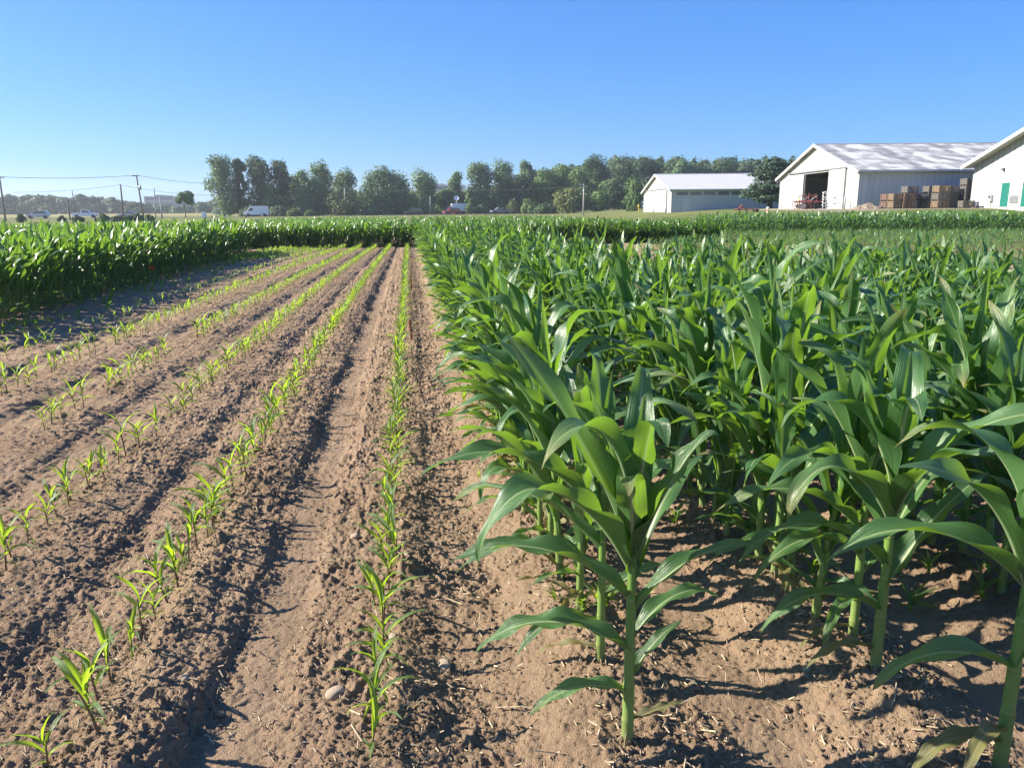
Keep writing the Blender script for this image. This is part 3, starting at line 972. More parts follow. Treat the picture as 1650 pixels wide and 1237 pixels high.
def crumbs():
    n = 60000
    v = 1.5 + 10 * rg.uniform(0, 1, n) ** 1.8; u = rg.uniform(-1, 1, n) * (2.0 + .35 * v)
    _, sm = soil(u, v, False)
    x, y = uv2xy(u, v)
    pat = .55 + 1.3 * pnoise(x * 3, y * 3, 91)
    keep = rg.uniform(0, 1, n) < np.clip((1 - sm) * pat, .10, 1); x, y = x[keep], y[keep]; n = len(x)
    r = np.clip(np.exp(rg.normal(-5.25, .48, n)), .0018, .022)
    c = np.stack([x, y, ground_z(x, y) + r * .35], 1)
    base = np.array([(1, 0, 0), (-.5, .87, 0), (-.5, -.87, 0), (.5, .87, .1), (.5, -.87, .1), (-1, 0, .1), (.1, 0, .9), (0, .1, -.7)], float)
    V = base[None] * rg.uniform(.55, 1.25, (n, 8, 1)) + rg.normal(0, .14, (n, 8, 3))
    a = rg.uniform(0, 6.28, n); ca, sa = np.cos(a)[:, None], np.sin(a)[:, None]
    V = np.stack([V[:, :, 0] * ca - V[:, :, 1] * sa, (V[:, :, 0] * sa + V[:, :, 1] * ca) * rg.uniform(.6, 1, (n, 1)), V[:, :, 2] * .8], -1) * r[:, None, None] + c[:, None]
    ring = [0, 3, 1, 5, 2, 4]
    q = np.array([(ring[k], ring[(k + 1) % 6], 6, -1) for k in range(6)] + [(ring[(k + 1) % 6], ring[k], 7, -1) for k in range(6)])
    Q = np.where(q[None] < 0, -1, q[None] + (np.arange(n) * 8)[:, None, None]).reshape(-1, 4)
    tag(link('soil_crumbs', np_mesh('soil_crumbs', V.reshape(-1, 3), Q, mats=[M['soil']], smooth=False)), 'dry crumbs of soil lying loose on the tilled ground', 'soil', kind='stuff')
crumbs()

def stone_mesh(seed):
    import bmesh
    bm = bmesh.new(); bmesh.ops.create_icosphere(bm, subdivisions=3, radius=1)
    rng = random.Random(seed); ks = [(Vector((rng.gauss(0, 1), rng.gauss(0, 1), rng.gauss(0, 1))).normalized(), rng.uniform(.75, 1.0)) for _ in range(7)]
    for v in bm.verts:
        for d, c in ks:
            t = v.co.dot(d)
            if t > c: v.co -= d * (t - c) * .9
    me = bpy.data.meshes.new('stone'); bm.to_mesh(me); bm.free()
    me.polygons.foreach_set("use_smooth", np.full(len(me.polygons), True)); me.materials.append(M['stone'])
    return me
STN = [stone_mesh(k) for k in range(5)]
def groundpt(px, py):
    d = ray(px, py); t = -CAMH / d.z
    return d.x * t, d.y * t
for (px, py, r_, lab) in [(541, 1120, .030, 'pale rounded stone beside the nearest seedling next to the tall corn'), (716, 1062, .028, 'flat grey stone in the soil between seedlings and tall corn'),
                          (634, 1035, .018, 'small brown stone just right of the near seedlings'), (573, 868, .020, 'small pale stone left of the seedling row next to the tall corn'),
                          (782, 925, .016, 'little round stone on the smooth slope beside the tall corn'), (1345, 995, .020, 'grey stone in the shade between corn stalks'), (1300, 1085, .018, 'tan stone on the sunlit furrow between corn rows'),
                          (655, 902, .014, 'tiny stone right of the seedling row, farther up'), (462, 452, .05, 'pale stone far up the seedling plot'), (300, 1105, .016, 'small clod-like stone in the wheel track')]:
    x, y = groundpt(px, py)
    o = link('stone', STN[RND.randrange(5)], loc=(x, y, gz(x, y) + r_ * .05)); o.scale = (r_ * 1.2, r_, r_ * .7); o.rotation_euler = (0, 0, RND.uniform(0, 6))
    tag(o, lab, 'stone', 'stones on the bare soil')

# ---- the two rusty plot stakes and the small orange flag by the left block
M['stake'] = simple('stake', (.38, .11, .065), .75, .3, 20)
for (px, py, h, lab) in [(659.5, 547, .245, 'rusty red plot stake, nearer of two beside the first seedling row'), (661, 465, .25, 'rusty red plot stake, farther of two beside the first seedling row')]:
    x, y = groundpt(px, py)
    b = MB().prism([(-.013, -.05), (.013, -.05), (.013, h), (.0, h + .012), (-.013, h)], 'y', -.006, .006)
    o = b.build('plot_stake', M['stake'], bevel=.0015)
    o.location = (x + .03, y, gz(x, y)); o.rotation_euler = (0, math.radians(-4 if py > 500 else -3), .2)
    tag(o, lab, 'stake', 'rusty plot stakes in the seedling row')
M['orange'] = simple('orange_plastic', (.72, .12, .02), .5, .15, 8)
M['wire'] = simple('dull_wire', (.22, .21, .2), .5, .1, 8, metal=.6)
x, y = groundpt(243, 460)
fl = thing('marker_flag', 'small orange marker flag standing at the edge of the left corn block', 'flag', (x, y, gz(x, y)))
MB().tube((0, 0, -.05), (0, 0, .42), .003).build('wire_stem', M['wire'], fl)
f_ = MB()
for k in range(4):
    f_.prism([(.003 + .03 * k, .006 * math.sin(k * 1.4)), (.033 + .03 * k, .006 * math.sin((k + 1) * 1.4)), (.033 + .03 * k, .006 * math.sin((k + 1) * 1.4) + .002), (.003 + .03 * k, .006 * math.sin(k * 1.4) + .002)], 'z', .33, .42)
f_.build('flag', M['orange'], fl)

# ------------------------------------------------------------------ road, far country
M['asphalt'] = simple('worn_asphalt', (.20, .19, .175), .85, .2, .6)
M['road_line'] = simple('road_paint', (.75, .62, .25), .7, .1, 2)
M['shoulder'] = simple('gravel_shoulder', (.34, .29, .22), .95, .25, 1.5)
rd = Vector((1, .36, 0)).normalized(); rn = Vector((-rd.y, rd.x, 0))
def strip(name, m, off0, off1, z, t0=-420, t1=170, n=60):
    V, Q = [], []
    for k in range(n + 1):
        t = t0 + (t1 - t0) * k / n
        for o_ in (off0, off1):
            p = Vector((0, 219, 0)) + rd * t + rn * o_
            V.append((p.x, p.y, z + float(macro(p.x, p.y))))
    Q = [(2 * k, 2 * k + 2, 2 * k + 3, 2 * k + 1) for k in range(n)]
    o = link(name, np_mesh(name, np.array(V), np.array(Q), mats=[m])); tag(o, kind='structure')
strip('road_shoulder', M['shoulder'], -5.2, 5.2, .05)
strip('road', M['asphalt'], -3.8, 3.8, .09)
strip('road_marking', M['road_line'], -.08, .08, .094)
def road_at(x, off=0):
    p = Vector((0, 219, 0)) + rd * (x / rd.x) + rn * off
    return (p.x, p.y, .09)
ROADZ = math.atan2(rd.y, rd.x)

# ---- foliage
def foliage_material(name, dark, light, trans):
    m, nt, b, out = mat(name)
    gi = nt.nodes.new("ShaderNodeNewGeometry"); oi = nt.nodes.new("ShaderNodeObjectInfo")
    f = math_(nt, 'ADD', math_(nt, 'MULTIPLY', gi.outputs['Random Per Island'], .75), math_(nt, 'MULTIPLY', oi.outputs['Random'], .25))
    c = mix(nt, f, dark, light)
    nt.links.new(c, b.inputs['Base Color']); b.inputs['Roughness'].default_value = .6; b.inputs['Specular IOR Level'].default_value = .3
    tr = nt.nodes.new("ShaderNodeBsdfTranslucent"); tr.inputs[0].default_value = (*trans, 1)
    ms = nt.nodes.new("ShaderNodeMixShader"); ms.inputs[0].default_value = .22
    nt.links.new(b.outputs[0], ms.inputs[1]); nt.links.new(tr.outputs[0], ms.inputs[2]); nt.links.new(ms.outputs[0], out.inputs[0])
    return m
M['sage'] = foliage_material('poplar_foliage', (.080, .150, .065), (.190, .290, .125), (.20, .27, .10))
M['green'] = foliage_material('bright_foliage', (.080, .150, .045), (.160, .245, .080), (.18, .26, .05))
M['dark'] = foliage_material('oak_foliage', (.048, .092, .042), (.105, .165, .070), (.08, .13, .04))
M['olive'] = foliage_material('olive_foliage', (.110, .140, .045), (.200, .225, .075), (.20, .24, .05))
M['pine'] = foliage_material('pine_foliage', (.050, .092, .058), (.115, .170, .098), (.06, .10, .04))
M['bark'] = simple('bark', (.10, .085, .07), .9, .35, 2, bump=.4, bscale=6)

def crown_mesh(name, seed, lobes, nq, size, m, up=.15, flat=0.0):
    """leaf clumps over and through a set of ellipsoid lobes: (x, y, z, rx, ry, rz)"""
    r = np.random.default_rng(seed)
    L = np.array(lobes, float)
    area = (L[:, 3] * L[:, 5] + L[:, 3] * L[:, 4]); area /= area.sum()
    k = r.choice(len(L), nq, p=area)
    d = r.normal(0, 1, (nq, 3)); d /= np.linalg.norm(d, axis=1)[:, None]
    rad = np.where(r.uniform(0, 1, nq) < .66, r.uniform(.82, 1.08, nq), r.uniform(.25, .85, nq))
    # ragged lobes: the radius follows a coarse noise of direction
    rag = 1 + .22 * pnoise(d[:, 0] * 2.2 + k * 7.1, d[:, 1] * 2.2 + d[:, 2] * 1.7 + k * 3.3, seed)
    P = L[k, :3] + d * L[k, 3:6] * (rad * rag)[:, None]
    nrm = d + r.normal(0, .38, (nq, 3)) + np.array([0, 0, up]); nrm[:, 2] *= 1 + flat
    nrm /= np.linalg.norm(nrm, axis=1)[:, None]
    t = np.cross(nrm, r.normal(0, 1, (nq, 3))); t /= np.linalg.norm(t, axis=1)[:, None] + 1e-9
    b = np.cross(nrm, t)
    s = size * r.uniform(.55, 1.35, nq)[:, None] / 2
    V = np.stack([P - t * s, P + b * s * .75 - t * s * .1, P + t * s, P - b * s * .75 + t * s * .2], 1)
    V += r.normal(0, .12, V.shape) * s[:, :, None]
    return np_mesh(name, V.reshape(-1, 3), np.arange(nq * 4).reshape(-1, 4), mats=[m], smooth=False)

def lobes_for(seed, w, h, style):
    """lobes of a crown of width w, height h above its trunk foot"""
    r = random.Random(seed); L = []
    if style == 'tall':            # loose, many-tiered cottonwood
        n = int(20 + h * .7)
        for k in range(n):
            q = k / (n - 1); z = h * (.08 + .86 * q)
            wid = w * .5 * (.55 + .55 * math.sin(math.pi * min(1, .18 + .74 * q)))
            a = r.uniform(0, 6.28); d = wid * r.uniform(.15, .72)
            s = r.uniform(.24, .40) * w * .70
            L.append((d * math.cos(a), d * math.sin(a) * .8, z, s, s, s * r.uniform(.8, 1.35)))
        L.append((r.uniform(-.1, .1) * w, 0, h * .93, w * .15, w * .15, h * .08))
    elif style == 'round':
        for k in range(22):
            a = r.uniform(0, 6.28); q = r.uniform(0, 1); z = h * (.12 + .72 * q)
            wid = w * .5 * math.sin(math.pi * (.22 + .64 * q)) 
            d = wid * r.uniform(.3, .72); s = w * r.uniform(.15, .25)
            L.append((d * math.cos(a), d * math.sin(a), z, s, s, s * .85))
        L.append((0, 0, h * .55, w * .30, w * .30, h * .28)); L.append((0, 0, h * .84, w * .2, w * .2, h * .13))
    elif style == 'sapling':
        for k in range(11):
            a = r.uniform(0, 6.28); d = w * .5 * r.uniform(.1, .7); s = w * r.uniform(.16, .26)
            L.append((d * math.cos(a), d * math.sin(a), h * r.uniform(.52, .86), s, s, s * .9))
    elif style == 'bush':
        for k in range(9):
            a = r.uniform(0, 6.28); d = w * .5 * r.uniform(.1, .75); s = w * r.uniform(.14, .26)
            zz = h * r.uniform(.2, .62) * (1 - .4 * d / (w * .5)); L.append((d * math.cos(a), d * math.sin(a) * .7, zz, s, s, min(s, h * .4)))
        L.append((0, 0, h * .5, w * .28, w * .25, h * .46))
    return L

def tree(name, label, px, wpx, top, base, D, style, m, seed, group, nq=None, trunk=True, cat='tree'):
    foot = at(px, base, D)
    gz0 = float(macro(foot.x, foot.y))
    foot.z = gz0 - .1
    h = at(px, top, D).z - foot.z; w = wpx / 1271 * D
    t = thing(name, label, cat, foot, RND.uniform(-.3, .3), group)
    L = lobes_for(seed, w, h, style)
    nq = nq or int(min(9000, 2200 + 40 * w * h * 1.1))
    link('crown' if style != 'bush' else 'foliage', crown_mesh('crown', seed, L, nq, max(.46, D / 1271 * 3.0), M[m]), t)
    if trunk:
        b = MB(); r = random.Random(seed)
        x0 = 0
        pts = [(0, 0, -.3), (r.uniform(-.02, .02) * w, 0, h * .25), (r.uniform(-.04, .04) * w, 0, h * .55), (r.uniform(-.06, .06) * w, 0, h * .85)]
        rr = [h * .020, h * .016, h * .011, h * .004]
        for k in range(3): b.tube(pts[k], pts[k + 1], rr[k], rr[k + 1], 8)
        for l in L[:9]:
            zz = max(h * .18, l[2] - h * .16); b.tube((pts[1][0] * zz / h, 0, zz), (l[0], l[1], l[2]), h * .006, h * .002, 5)
        b.build('trunk', M['bark'], t, smooth=True)
    return t

T = [  # label, px, width px, top y, base y, depth, style, foliage
    ("tall loose cottonwood at the left end of the clump above the white van", 362, 44, 253, 349, 190, 'tall', 'sage'),
    ("slim cottonwood second from left in the clump above the white van", 391, 20, 255, 349, 192, 'tall', 'dark'),
    ("broad dark cottonwood in the middle of the tall clump above the white van", 419, 40, 256, 349, 191, 'tall', 'dark'),
    ("dark narrow-topped cottonwood at the right end of the tall clump", 455, 34, 260, 348, 193, 'tall', 'dark'),
    ("low pale tree leaning against the foot of the tall clump", 437, 30, 297, 349, 189, 'tall', 'green'),
    ("grey-green tree just right of the tall dark clump", 478, 26, 284, 348, 205, 'tall', 'sage'),
    ("dusty green tree between the tall clump and the pale poplar", 492, 24, 279, 348, 207, 'tall', 'sage'),
    ("pale tall poplar left of the roadside utility pole", 521, 38, 266, 347, 210, 'tall', 'sage'),
    ("wide sage tree right behind the roadside utility pole", 556, 40, 279, 347, 216, 'tall', 'sage'),
    ("rounded olive-green tree standing before the utility pole trees", 556, 50, 309, 347, 207, 'round', 'olive'),
    ("peaked sage poplar with paired crown right of the utility pole", 610, 48, 276, 346, 222, 'tall', 'sage'),
    ("soft sage poplar left of the dark parked car", 638, 40, 284, 346, 224, 'tall', 'sage'),
    ("small bushy green tree above the dark parked car", 662, 26, 314, 346, 222, 'round', 'green'),
    ("loose two-topped poplar left of the red car", 684, 40, 282, 345, 228, 'tall', 'sage'),
    ("broad low green tree behind the red car", 722, 34, 302, 345, 232, 'round', 'green'),
    ("thin poplar standing above the red car", 737, 24, 280, 345, 236, 'tall', 'sage'),
    ("tall sage poplar between the red car and the dark pickup", 774, 34, 264, 344, 236, 'tall', 'sage'),
    ("rounded grey-green poplar above the dark pickup", 812, 38, 265, 343, 238, 'tall', 'sage'),
    ("dark green tree right of the poplar above the dark pickup", 838, 36, 278, 343, 236, 'round', 'dark'),
    ("thin-topped pale tree rising behind the wood's left edge", 848, 26, 261, 342, 262, 'tall', 'sage'),
    ("mid-green tree in front of the left edge of the big wood", 876, 46, 268, 342, 240, 'round', 'green'),
    ("leafy green tree standing left of the big dark oak", 905, 46, 263, 341, 246, 'round', 'green'),
    ("light green tree in front of the big dark oak", 934, 44, 266, 340, 240, 'round', 'green'),
    ("large dark oak forming the highest point of the wood", 955, 46, 246, 340, 262, 'round', 'dark'),
    ("wide dark oak directly right of the highest oak", 996, 54, 250, 339, 270, 'round', 'dark'),
    ("dark oak behind the left barn's gable peak", 1040, 50, 249, 338, 282, 'round', 'dark'),
    ("dark oak above the left part of the smaller barn's roof", 1082, 50, 253, 338, 290, 'round', 'dark'),
    ("lower dark oak above the middle of the smaller barn's roof", 1122, 46, 259, 337, 292, 'round', 'dark'),
    ("domed dark oak above the right half of the smaller barn's roof", 1160, 52, 251, 337, 294, 'round', 'dark'),
    ("lower dark oak just left of the yard pine", 1200, 40, 258, 337, 296, 'round', 'dark'),
    ("dark oak showing above the yard pine", 1246, 54, 252, 336, 285, 'round', 'dark'),
    ("dark oak touching the left eave of the big barn", 1282, 40, 252, 336, 290, 'round', 'dark'),
    ("pale pointed tree left of the smaller barn's gable", 1018, 30, 292, 339, 205, 'tall', 'green'),
    ("bushy olive tree with yellowish crown left of the street lamp", 914, 46, 303, 341, 205, 'round', 'olive'),
    ("dark shaded tree between the street lamp and the smaller barn", 990, 44, 285, 340, 215, 'round', 'dark'),
    ("mid-green rounded bush tree right of the street lamp", 968, 32, 306, 340, 205, 'round', 'green'),
    ("pale poplar poking above the smaller barn's roof ridge", 1100, 30, 260, 337, 275, 'tall', 'sage'),
    ("small sapling with round crown left of the tall clump", 299, 26, 306, 349, 175, 'sapling', 'sage'),
]
for k, (lab, px, w, top, base, D, st_, m_) in enumerate(T):
    D += 17 if 340 < px < 480 else 0
    tree({'tall': 'poplar_tree', 'round': 'leafy_tree', 'sapling': 'leafy_tree'}[st_], lab, px, w * (1.3 if px > 470 else 1.2), top, base, D, st_, m_, 40 + k, 'trees along the far side of the field')
B = [
    ("low round bush at the foot of the pale tall poplar", 476, 26, 336, 348, 196, 'olive'),
    ("small shrub under the roadside utility pole trees", 500, 20, 338, 348, 198, 'green'),
    ("shrub line bush left of the red car", 600, 34, 330, 346, 214, 'green'),
    ("dark shrub beside the road left of the dark parked car", 588, 10, 339, 346, 205, 'dark'),
    ("bright shrub right of the red car", 759, 18, 320, 344, 220, 'green'),
    ("dense round shrub behind the dark pickup", 850, 26, 319, 343, 220, 'green'),
    ("low spreading shrub right of the dark pickup", 880, 34, 325, 342, 215, 'dark'),
    ("pale shrub among weeds near the dark pickup", 826, 20, 321, 343, 222, 'olive'),
    ("small shrub left of the smaller barn beside the yellow marker", 1023, 12, 321, 338, 165, 'green'),
    ("low shrub between street lamp and yellow marker", 1013, 10, 328, 338, 168, 'green'),
    ("bush in front of the leftmost power poles", 34, 12, 345, 357, 120, 'dark'),
    ("small dark bush between the silver car and power poles", 100, 12, 348, 356, 125, 'dark'),
    ("low dark bush right of the short pale pole", 126, 18, 349, 357, 122, 'dark'),
    ("long low bush left of the thick brown pole", 165, 24, 345, 357, 124, 'dark'),
    ("bush around the foot of the thick brown pole", 190, 26, 348, 357, 122, 'dark'),
    ("bush at the foot of the leaning power pole", 222, 22, 344, 356, 126, 'dark'),
    ("low bush left of the leaning power pole's foot", 207, 22, 347, 356, 123, 'dark'),
    ("bush right of the leaning power pole's foot", 240, 16, 346, 355, 128, 'green'),
    ("low hedge bush under the white van's tree clump", 404, 40, 332, 349, 200, 'dark'),
    ("dark undergrowth bush at the base of the tall clump", 452, 44, 330, 348, 200, 'dark'),
    ("dark undergrowth bush below the soft sage poplar", 640, 46, 326, 345, 230, 'dark'),
    ("dark undergrowth bush behind the red car", 705, 50, 324, 345, 240, 'dark'),
    ("dark undergrowth bush behind the dark pickup", 790, 56, 320, 344, 240, 'dark'),
    ("dark undergrowth below the dusty green tree", 495, 40, 322, 347, 215, 'dark'),
    ("dark undergrowth bush right of the utility pole trees", 585, 40, 322, 346, 224, 'dark'),
]
for k, (lab, px, w, top, base, D, m_) in enumerate(B):
    tree('shrub', lab, px, w * 1.1, top, base, D, 'bush', m_, 140 + k, 'shrubs along the road and field edge', trunk=False, cat='shrub')

# ---- the distant wood that reads as one mass
def mass(name, spans, D, m, seed, label, size, depth=40):
    r = random.Random(seed); V, Q = [], []
    L = []
    for (x0, x1, t0, t1) in spans:
        n = max(2, int((x1 - x0) / 9))
        for k in range(n):
            q = (k + r.uniform(0, 1)) / n; px = x0 + (x1 - x0) * q; d = D + r.uniform(0, depth)
            top = at(px, t0 + (t1 - t0) * q + r.uniform(-2, 5), d).z
            p = at(px, 345, d); g = float(macro(p.x, p.y)); h = top - g; wv = d / 1271 * r.uniform(9, 15)
            for j in range(4):
                L.append((p.x + r.uniform(-.5, .5) * wv, p.y + r.uniform(-3, 3), g + h * (.18 + .22 * j), wv * r.uniform(.5, .75), wv * .6, h * r.uniform(.16, .24)))
            L.append((p.x, p.y, g + h * .82, wv * .5, wv * .5, h * .18))
    o = link(name, crown_mesh(name, seed, L, len(L) * 150, size, M[m])); tag(o, label, 'woods', kind='stuff')
mass('distant_woods', [(-40, 105, 316, 316), (100, 160, 320, 313), (155, 240, 316, 330), (235, 345, 333, 328), (320, 370, 322, 322), (370, 480, 322, 326)], 460, 'dark', 301, 'hazy dark line of far woods on the left horizon', 1.6, 50)
mass('thicket', [(466, 560, 312, 306), (560, 760, 308, 306), (760, 1010, 300, 288)], 246, 'green', 303, 'continuous leafy thicket filling the gaps between roadside trees', .8, 8)
mass('distant_woods', [(480, 720, 316, 316), (700, 860, 310, 300), (840, 1000, 280, 256), (980, 1320, 256, 258)], 300, 'dark', 302, 'dense dark wood filling in behind the roadside trees and barns', 1.1, 40)

# ---- the broad old pine in the yard
def pine():
    D = 112.0
    foot = at(1240, 337, D); foot.z = float(macro(foot.x, foot.y)) - .1
    top = at(1240, 251, D).z - foot.z
    t = thing('pine_tree', 'broad layered pine standing between the two barns', 'tree', foot)
    r = random.Random(5); L = []
    half = lambda q: (4.0 * math.sin(math.pi * (.30 + .62 * q)) ** .8) 
    for tier in range(13):
        q = tier / 12; z = top * (.20 + .74 * q)
        hw = [3.4, 3.9, 4.2, 4.0, 3.7, 3.4, 3.0, 2.9, 3.0, 2.8, 2.4, 1.7, .9][tier]
        for j in range(9):
            a = 6.283 * (j + r.uniform(-.35, .35)) / 9; d = hw * r.uniform(.45, .82); s = hw * r.uniform(.20, .32)
            L.append((d * math.cos(a), d * math.sin(a), z + r.uniform(-.25, .25) - .12 * d, max(s, .6), max(s, .6), .21))
        L.append((0, 0, z, hw * .45, hw * .45, .35))
    # the crown leans out to the right near the top and has a long low limb to the left
    L += [(-3.6, -.3, top * .26, 1.0, .8, .35), (-2.9, .2, top * .36, 1.0, .8, .35), (2.6, 0, top * .86, 1.4, 1.2, .5), (3.4, .2, top * .72, 1.2, 1.0, .5)]
    link('crown', crown_mesh('crown', 77, L, 7600, .34, M['pine'], up=.5, flat=.6), t)
    b = MB(); b.tube((0, 0, -.3), (.05, 0, top * .3), .42, .34, 10); b.tube((.05, 0, top * .3), (.1, 0, top * .9), .34, .08, 10)
    for l in L[::3]: b.tube((.05, 0, max(1.2, l[2] - .5)), (l[0] * .8, l[1] * .8, l[2]), .07, .03, 5)
    b.build('trunk', M['bark'], t, smooth=True)
pine()

# ------------------------------------------------------------------ the barns
def ribbed(name, col, period, axis, rough=.5, stain=0, strength=.5, rf=.30):
    """painted ribbed sheet metal; ribs across the given axis"""
    m, nt, b, out = mat(name)
    geo = nt.nodes.new("ShaderNodeNewGeometry"); sp = nt.nodes.new("ShaderNodeSeparateXYZ"); nt.links.new(geo.outputs['Position'], sp.inputs[0])
    a = sp.outputs['XYZ'.index(axis)]
    saw = math_(nt, 'FRACT', math_(nt, 'DIVIDE', a, period))
    rib = math_(nt, 'LESS_THAN', saw, .14)
    n1 = noise(nt, .35, 5, .6, vec=geo.outputs['Position']); n2 = noise(nt, 4, 4, .6, vec=geo.outputs['Position'])
    c = mix(nt, n1, tuple(x * .90 for x in col), tuple(min(.9, x * 1.06) for x in col))
    c = mix(nt, math_(nt, 'MULTIPLY', n2, .18), c, tuple(x * .72 for x in col))
    c = mix(nt, math_(nt, 'MULTIPLY', rib, rf), c, tuple(x * .55 for x in col))
    if stain:
        g = mix(nt, math_(nt, 'MULTIPLY', math_(nt, 'SUBTRACT', 1.0, math_(nt, 'MULTIPLY', sp.outputs[2], .3)), .0), c, c)
    nt.links.new(c, b.inputs['Base Color']); b.inputs['Roughness'].default_value = rough; b.inputs['Specular IOR Level'].default_value = .35
    bp = N(nt, "Bump", Strength=strength, Distance=.03); nt.links.new(rib, bp.inputs['Height']); nt.links.new(bp.outputs[0], b.inputs['Normal'])
    return m
M['siding_y'] = ribbed('white_siding_gable', (.42, .415, .39), .9, 'Y')
M['siding_x'] = ribbed('white_siding_long', (.52, .52, .51), .6, 'X')
M['siding_rib'] = ribbed('white_ribbed_siding', (.42, .415, .39), .75, 'Y', strength=1.0, rf=.75)
M['trim'] = simple('white_trim', (.55, .545, .53), .5, .06, 1)
M['interior'] = simple('dim_barn_interior', (.30, .29, .28), .9, .2, .5)
M['dark_gap'] = simple('dark_seam', (.16, .16, .17), .8, .1, 1)
M['glass'] = simple('dusty_window', (.12, .14, .16), .2, .2, 1, spec=.6)
M['door_green'] = simple('green_door_paint', (.012, .135, .105), .45, .1, 1)
M['steel'] = simple('galvanised_steel', (.48, .49, .50), .45, .15, 2, metal=.5)
M['lamp_grey'] = simple('dark_grey_metal', (.14, .14, .15), .5, .1, 3)

def roof_material(name, patchy):
    m, nt, b, out = mat(name)
    geo = nt.nodes.new("ShaderNodeNewGeometry"); sp = nt.nodes.new("ShaderNodeSeparateXYZ"); nt.links.new(geo.outputs['Position'], sp.inputs[0])
    X, Y = sp.outputs[0], sp.outputs[1]
    base = (.62, .62, .62)
    if patchy:
        # weathered sheets: each about 0.95 m wide, some bare grey, some rusty, worn bands sloping across them
        col_i = math_(nt, 'FLOOR', math_(nt, 'DIVIDE', X, .95))
        wn_ = nt.nodes.new("ShaderNodeTexWhiteNoise"); wn_.noise_dimensions = '1D'; nt.links.new(col_i, wn_.inputs['W'])
        cmb = nt.nodes.new("ShaderNodeCombineXYZ")
        nt.links.new(math_(nt, 'MULTIPLY', math_(nt, 'ADD', X, math_(nt, 'MULTIPLY', Y, .2)), .55), cmb.inputs[0]); nt.links.new(math_(nt, 'MULTIPLY', Y, .55), cmb.inputs[1])
        n = noise(nt, 1.0, 3, .5, vec=cmb.outputs[0])
        wear = ramp(nt, math_(nt, 'ADD', math_(nt, 'MULTIPLY', n, .8), math_(nt, 'MULTIPLY', wn_.outputs[0], .18)), [(.38, (.56, .545, .50)), (.54, (.25, .245, .235)), (.68, (.18, .175, .17))]).outputs[0]
        rust = math_(nt, 'GREATER_THAN', wn_.outputs[0], .92)
        c = mix(nt, math_(nt, 'MULTIPLY', rust, .6), wear, (.34, .25, .19))
    else:
        n = noise(nt, .5, 5, .6, vec=geo.outputs['Position'])
        c = mix(nt, n, (.44, .435, .40), (.54, .53, .49))
    rib = math_(nt, 'LESS_THAN', math_(nt, 'FRACT', math_(nt, 'DIVIDE', X, .48)), .12)
    c = mix(nt, math_(nt, 'MULTIPLY', rib, .12), c, (.3, .3, .32))
    nt.links.new(c, b.inputs['Base Color']); b.inputs['Roughness'].default_value = .55
    bp = N(nt, "Bump", Strength=.6, Distance=.03); nt.links.new(rib, bp.inputs['Height']); nt.links.new(bp.outputs[0], b.inputs['Normal'])
    return m
M['roof_old'] = roof_material('weathered_roof_sheets', True)
M['roof_white'] = roof_material('pale_roof_sheets', False)

